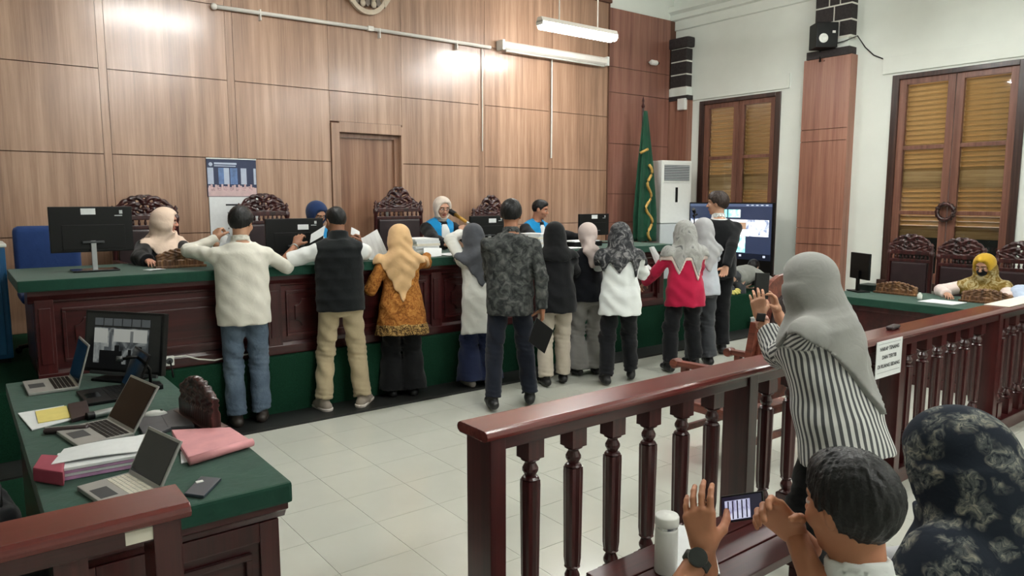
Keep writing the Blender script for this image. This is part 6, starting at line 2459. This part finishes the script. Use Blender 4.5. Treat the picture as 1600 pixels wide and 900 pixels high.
slab('paper_inside', rel(((0.605, 2.796, 0.750), (0.693, 2.796, 0.750), (0.712, 2.905, 0.750), (0.634, 2.929, 0.750)), 0.001), 0.004, 'paper', pf)
MB().tube([Vector(fq[0]) + Vector((0, 0, 0.016)), Vector(fq[1]) + Vector((0, 0, 0.016))], 0.016, 10).build('rolled_edge', 'pink_folder', pf, smooth=True)
pz = slab('mobile_phone', tuple((a[0], a[1], TZ + 0.002) for a in ((0.540, 2.476, 0.755), (0.585, 2.415, 0.755), (0.676, 2.538, 0.755), (0.624, 2.600, 0.755))), 0.010, 'phone_grey', None, 0.003)
tag(pz, 'dark blue-grey phone face down on the green cloth corner', 'phone')
bx('camera_bump', 'white_plastic', pz, -0.012, 0.012, 0.030, 0.048, 0.010, 0.0125, 0.002)
gm = empty('gooseneck_microphone', (*(0.752, 4.047, 0.750)[:2], TZ), 0, 'black gooseneck microphone in front of the call monitor', 'microphone')
gx = Vector((*(0.752, 4.047, 0.750)[:2], TZ))
bx('base', 'black_plastic', gm, -0.05, 0.05, -0.05, 0.05, 0, 0.025, 0.006)
c_ = Vector((0.638, 4.085, 0.907)) - gx
MB().tube([(0, 0, 0.02), (0.0, 0.0, 0.10), (c_.x * 0.35, c_.y * 0.35, 0.17), (c_.x * 0.75, c_.y * 0.75, 0.17), (c_.x, c_.y, 0.165)], 0.008, 8).build('neck', 'black_plastic', gm, smooth=True)
MB().tube([(c_.x, c_.y, 0.165), (c_.x * 1.25, c_.y * 1.25, 0.168)], 0.014, 10).build('head', 'dark_grey', gm, smooth=True)

# black upholstered chair with an added bag, left of the table
kc = empty('upholstered_chair', (-0.145, 2.95, 0.012), R(-90), 'black upholstered chair pushed up to the laptop table', 'chair')
q = S(0.04).u(rbox((0, -0.10, 0.62), (0.24, 0.05, 0.26), 0.05))
sdf_obj('backrest', q, 0.014, 'black_cloth', kc)
q = S(0.03).u(rbox((0, 0.10, 0.44), (0.24, 0.22, 0.05), 0.04))
sdf_obj('seat', q, 0.014, 'black_cloth', kc)
for sx in (-1, 1):
    for sy in (-0.08, 0.28):
        MB().tube([(sx * 0.2, sy, 0.0), (sx * 0.2, sy, 0.42)], 0.014, 8).build('leg', 'steel', kc)

hb_ = empty('added_bag', (-0.02, 2.96, 0.503), R(8), 'black bag added on the seat left of the laptop table', 'bag')  # bag put in to fill the dark mass beside the table
q = S(0.03).u(rbox((0, 0, 0.11), (0.11, 0.20, 0.11), 0.05)).u(ell((0, 0, 0.20), (0.09, 0.17, 0.06))).ripple(waves(0.006, 40, 0.6)).cut(lambda P: -P[:, 2])
sdf_obj('bag_body', q, 0.010, 'black_cloth', hb_)
MB().tube([(0.05, -0.15, 0.19), (0.06, -0.1, 0.27), (0.06, 0.0, 0.29), (0.06, 0.1, 0.27), (0.05, 0.15, 0.19)], 0.012, 8).build('strap', 'black_plastic', hb_, smooth=True)

# ============================================================ side bench items
mon = empty('monitor', (7.42, 3.74, 0.767), R(60), 'thin black monitor seen edge-on at the side bench', 'monitor', 'computer monitors')
bx('housing', 'black_plastic', mon, -0.16, 0.16, -0.012, 0.012, 0.13, 0.40, 0.005)
bx('stand_neck', 'black_plastic', mon, -0.02, 0.02, 0.01, 0.03, 0.0, 0.22)
bx('stand_base', 'black_plastic', mon, -0.1, 0.1, -0.06, 0.08, 0, 0.012, 0.003)
tag(slab('paper_sheet', ((7.10, 3.02, 0.768), (7.10, 2.72, 0.768), (7.36, 2.70, 0.768), (7.36, 3.0, 0.768)), 0.006, 'paper'), 'white papers on the side bench between the name stands', 'paper')
db = empty('document_box', (7.62, 3.72, 0.767), 0, 'small dark green box on the far end of the side bench', 'box')
bx('body', 'window_green', db, -0.1, 0.1, -0.08, 0.08, 0, 0.05, 0.004)
bx('lid', 'window_green', db, -0.105, 0.105, -0.085, 0.085, 0.05, 0.065, 0.004)
gb = empty('glass_bottle', (7.28, 3.08, 0.767), 0, 'tiny clear bottle with dark cap on the side bench', 'bottle')
MB().lathe([(0.02, 0), (0.022, 0.01), (0.022, 0.045), (0.01, 0.06), (0.01, 0.07)], (0, 0, 0), 12).build('body', 'white_plastic', gb, smooth=True)
MB().lathe([(0.012, 0.07), (0.012, 0.085)], (0, 0, 0), 12).build('cap', 'black_plastic', gb)
tag(slab('paper_sheet', ((5.95, 1.91, 0.951), (6.75, 1.91, 0.951), (6.75, 2.07, 0.951), (5.95, 2.07, 0.951)), 0.004, 'paper_warm'), 'white paper lying on the balustrade handrail at the picture edge', 'paper')
eg = empty('spectacle_case', (4.40, 2.0, 0.951), R(8), 'small dark case resting on the balustrade handrail', 'case')
q = S(0.01).u(rbox((0, 0, 0.012), (0.07, 0.022, 0.012), 0.010))
sdf_obj('shell', q, 0.005, 'leather_dark', eg)
MB().tube([(-0.06, -0.0225, 0.012), (0.06, -0.0225, 0.012)], 0.002, 6).build('seam', 'black_plastic', eg)
yb = empty('yellow_cloth', (8.05, 5.70, 0.481), 0, 'crumpled yellow cloth lying on the green podium edge', 'cloth')
q = S(0.02).u(ell((0, 0, 0.02), (0.10, 0.05, 0.04))).u(ell((0.08, 0.02, 0.04), (0.06, 0.03, 0.03))).ripple(waves(0.008, 70, 0.3)).cut(lambda P: -P[:, 2])
plain('yellow_cloth', (206, 196, 110), 0.8)
sdf_obj('cloth', q, 0.007, 'yellow_cloth', yb)
wb = empty('white_box', (8.30, 5.50, 0.018), R(10), 'small white box on the black strip below the podium', 'box')
bx('body', 'ac_grey', wb, -0.09, 0.09, -0.06, 0.06, 0, 0.15, 0.004)
bx('lid', 'white_plastic', wb, -0.095, 0.095, -0.065, 0.065, 0.15, 0.165, 0.003)

# ============================================================ foreground
def pew(label, x0, x1, y0, y1, z):
    r = empty('wooden_pew', ((x0 + x1) / 2, (y0 + y1) / 2, 0), 0, label, 'bench', 'spectator pews')
    w2, d2 = (x1 - x0) / 2, (y1 - y0) / 2
    for k in range(3):
        a = -d2 + k * (2 * d2 / 3)
        bx('seat_board', 'mahogany', r, -w2, w2, a + 0.004, a + 2 * d2 / 3 - 0.004, z - 0.03, z, 0.004)
    for s in (-1, 1):
        bx('end_frame', 'mahogany_up', r, s * (w2 - 0.06) - 0.025, s * (w2 - 0.06) + 0.025, -d2, d2, z - 0.09, z - 0.03, 0.004)
        for t in (-1, 1):
            bx('leg', 'mahogany_up', r, s * (w2 - 0.06) - 0.025, s * (w2 - 0.06) + 0.025, t * (d2 - 0.03) - 0.025, t * (d2 - 0.03) + 0.025, 0, z - 0.09, 0.004)
    bx('stretcher', 'mahogany', r, -w2 + 0.06, w2 - 0.06, -0.02, 0.02, 0.16, 0.20, 0.004)
    return r


pew('low dark wooden pew behind the balustrade holding the white flask', 1.62, 2.45, 1.34, 1.70, 0.46)
pew('dark wooden pew under the two seated spectators', 1.02, 2.55, 0.34, 0.74, 0.40)
fk_x, fk_y, _ = (1.840, 1.536, 0.462)
fk = empty('vacuum_flask', (fk_x, fk_y, 0.461), 0, 'white vacuum flask standing on the low pew', 'flask')
MB().lathe([(0.036, 0), (0.039, 0.006), (0.039, 0.150), (0.036, 0.160)], (0, 0, 0), 24).build('body', 'white_plastic', fk, smooth=True)
MB().lathe([(0.0365, 0.158), (0.0365, 0.168)], (0, 0, 0), 24).build('neck_ring', 'steel', fk)
MB().lathe([(0.040, 0.168), (0.041, 0.172), (0.041, 0.196), (0.038, 0.202), (0.012, 0.203), (0.010, 0.206)], (0, 0, 0), 24).build('lid', 'white_plastic', fk, smooth=True)
tag(slab('paper_sheet', ((1.847, 1.492, 0.465), (1.961, 1.404, 0.465), (2.170, 1.597, 0.465), (2.140, 1.742, 0.465)), 0.004, 'paper', None, 0, 0.004), 'white papers on the low pew beside the flask', 'paper')

# phones being held
def phone(label, quad, lit=None, th=0.009):
    o = slab('mobile_phone', quad, th, 'black_plastic', None, 0.003)
    tag(o, label, 'phone')
    return o


o = phone('black phone held upright by the striped-shirted woman', ((2.896, 1.950, 1.225), (2.973, 1.930, 1.215), (3.005, 1.945, 1.376), (2.928, 1.965, 1.382)))
fr = MB()
f2q = ((1.444, 1.030, 0.930), (1.476, 0.936, 0.972), (1.486, 0.950, 1.031), (1.455, 1.044, 0.993))
o = phone('phone held sideways with bright picture by the seated man', f2q)
noisy_glow('phone_picture', [(0.3, (120, 110, 160)), (0.5, (196, 198, 226)), (0.7, (226, 228, 246))], 30, 0.9)
glow('phone_ui', (40, 38, 58), 0.6)
qv = [Vector(v) for v in f2q]
cen = sum(qv, Vector()) / 4
nn = (qv[1] - qv[0]).cross(qv[3] - qv[0]).normalized()
face = 0.0095 if nn.dot(Vector(F2.l2w(F2.head).tolist()) - cen) > 0 else -0.0015


def pin(u, v, lift=0.0):
    return qv[0].lerp(qv[1], u).lerp(qv[3].lerp(qv[2], u), v) - cen + nn * (face + (lift if face > 0 else -lift))


def phone_piece(name, mat, u0, u1, v0, v1, lift=0.0):
    pc = slab(name, (pin(u0, v0, lift), pin(u1, v0, lift), pin(u1, v1, lift), pin(u0, v1, lift)), 0.001, mat, o)
    return pc


phone_piece('screen', 'phone_ui', 0.03, 0.97, 0.06, 0.94)
phone_piece('picture', 'phone_picture', 0.10, 0.70, 0.10, 0.80, 0.0008)
for k in range(5):
    phone_piece('baluster_picture', 'phone_ui', 0.17 + k * 0.11, 0.20 + k * 0.11, 0.12, 0.78, 0.0016)
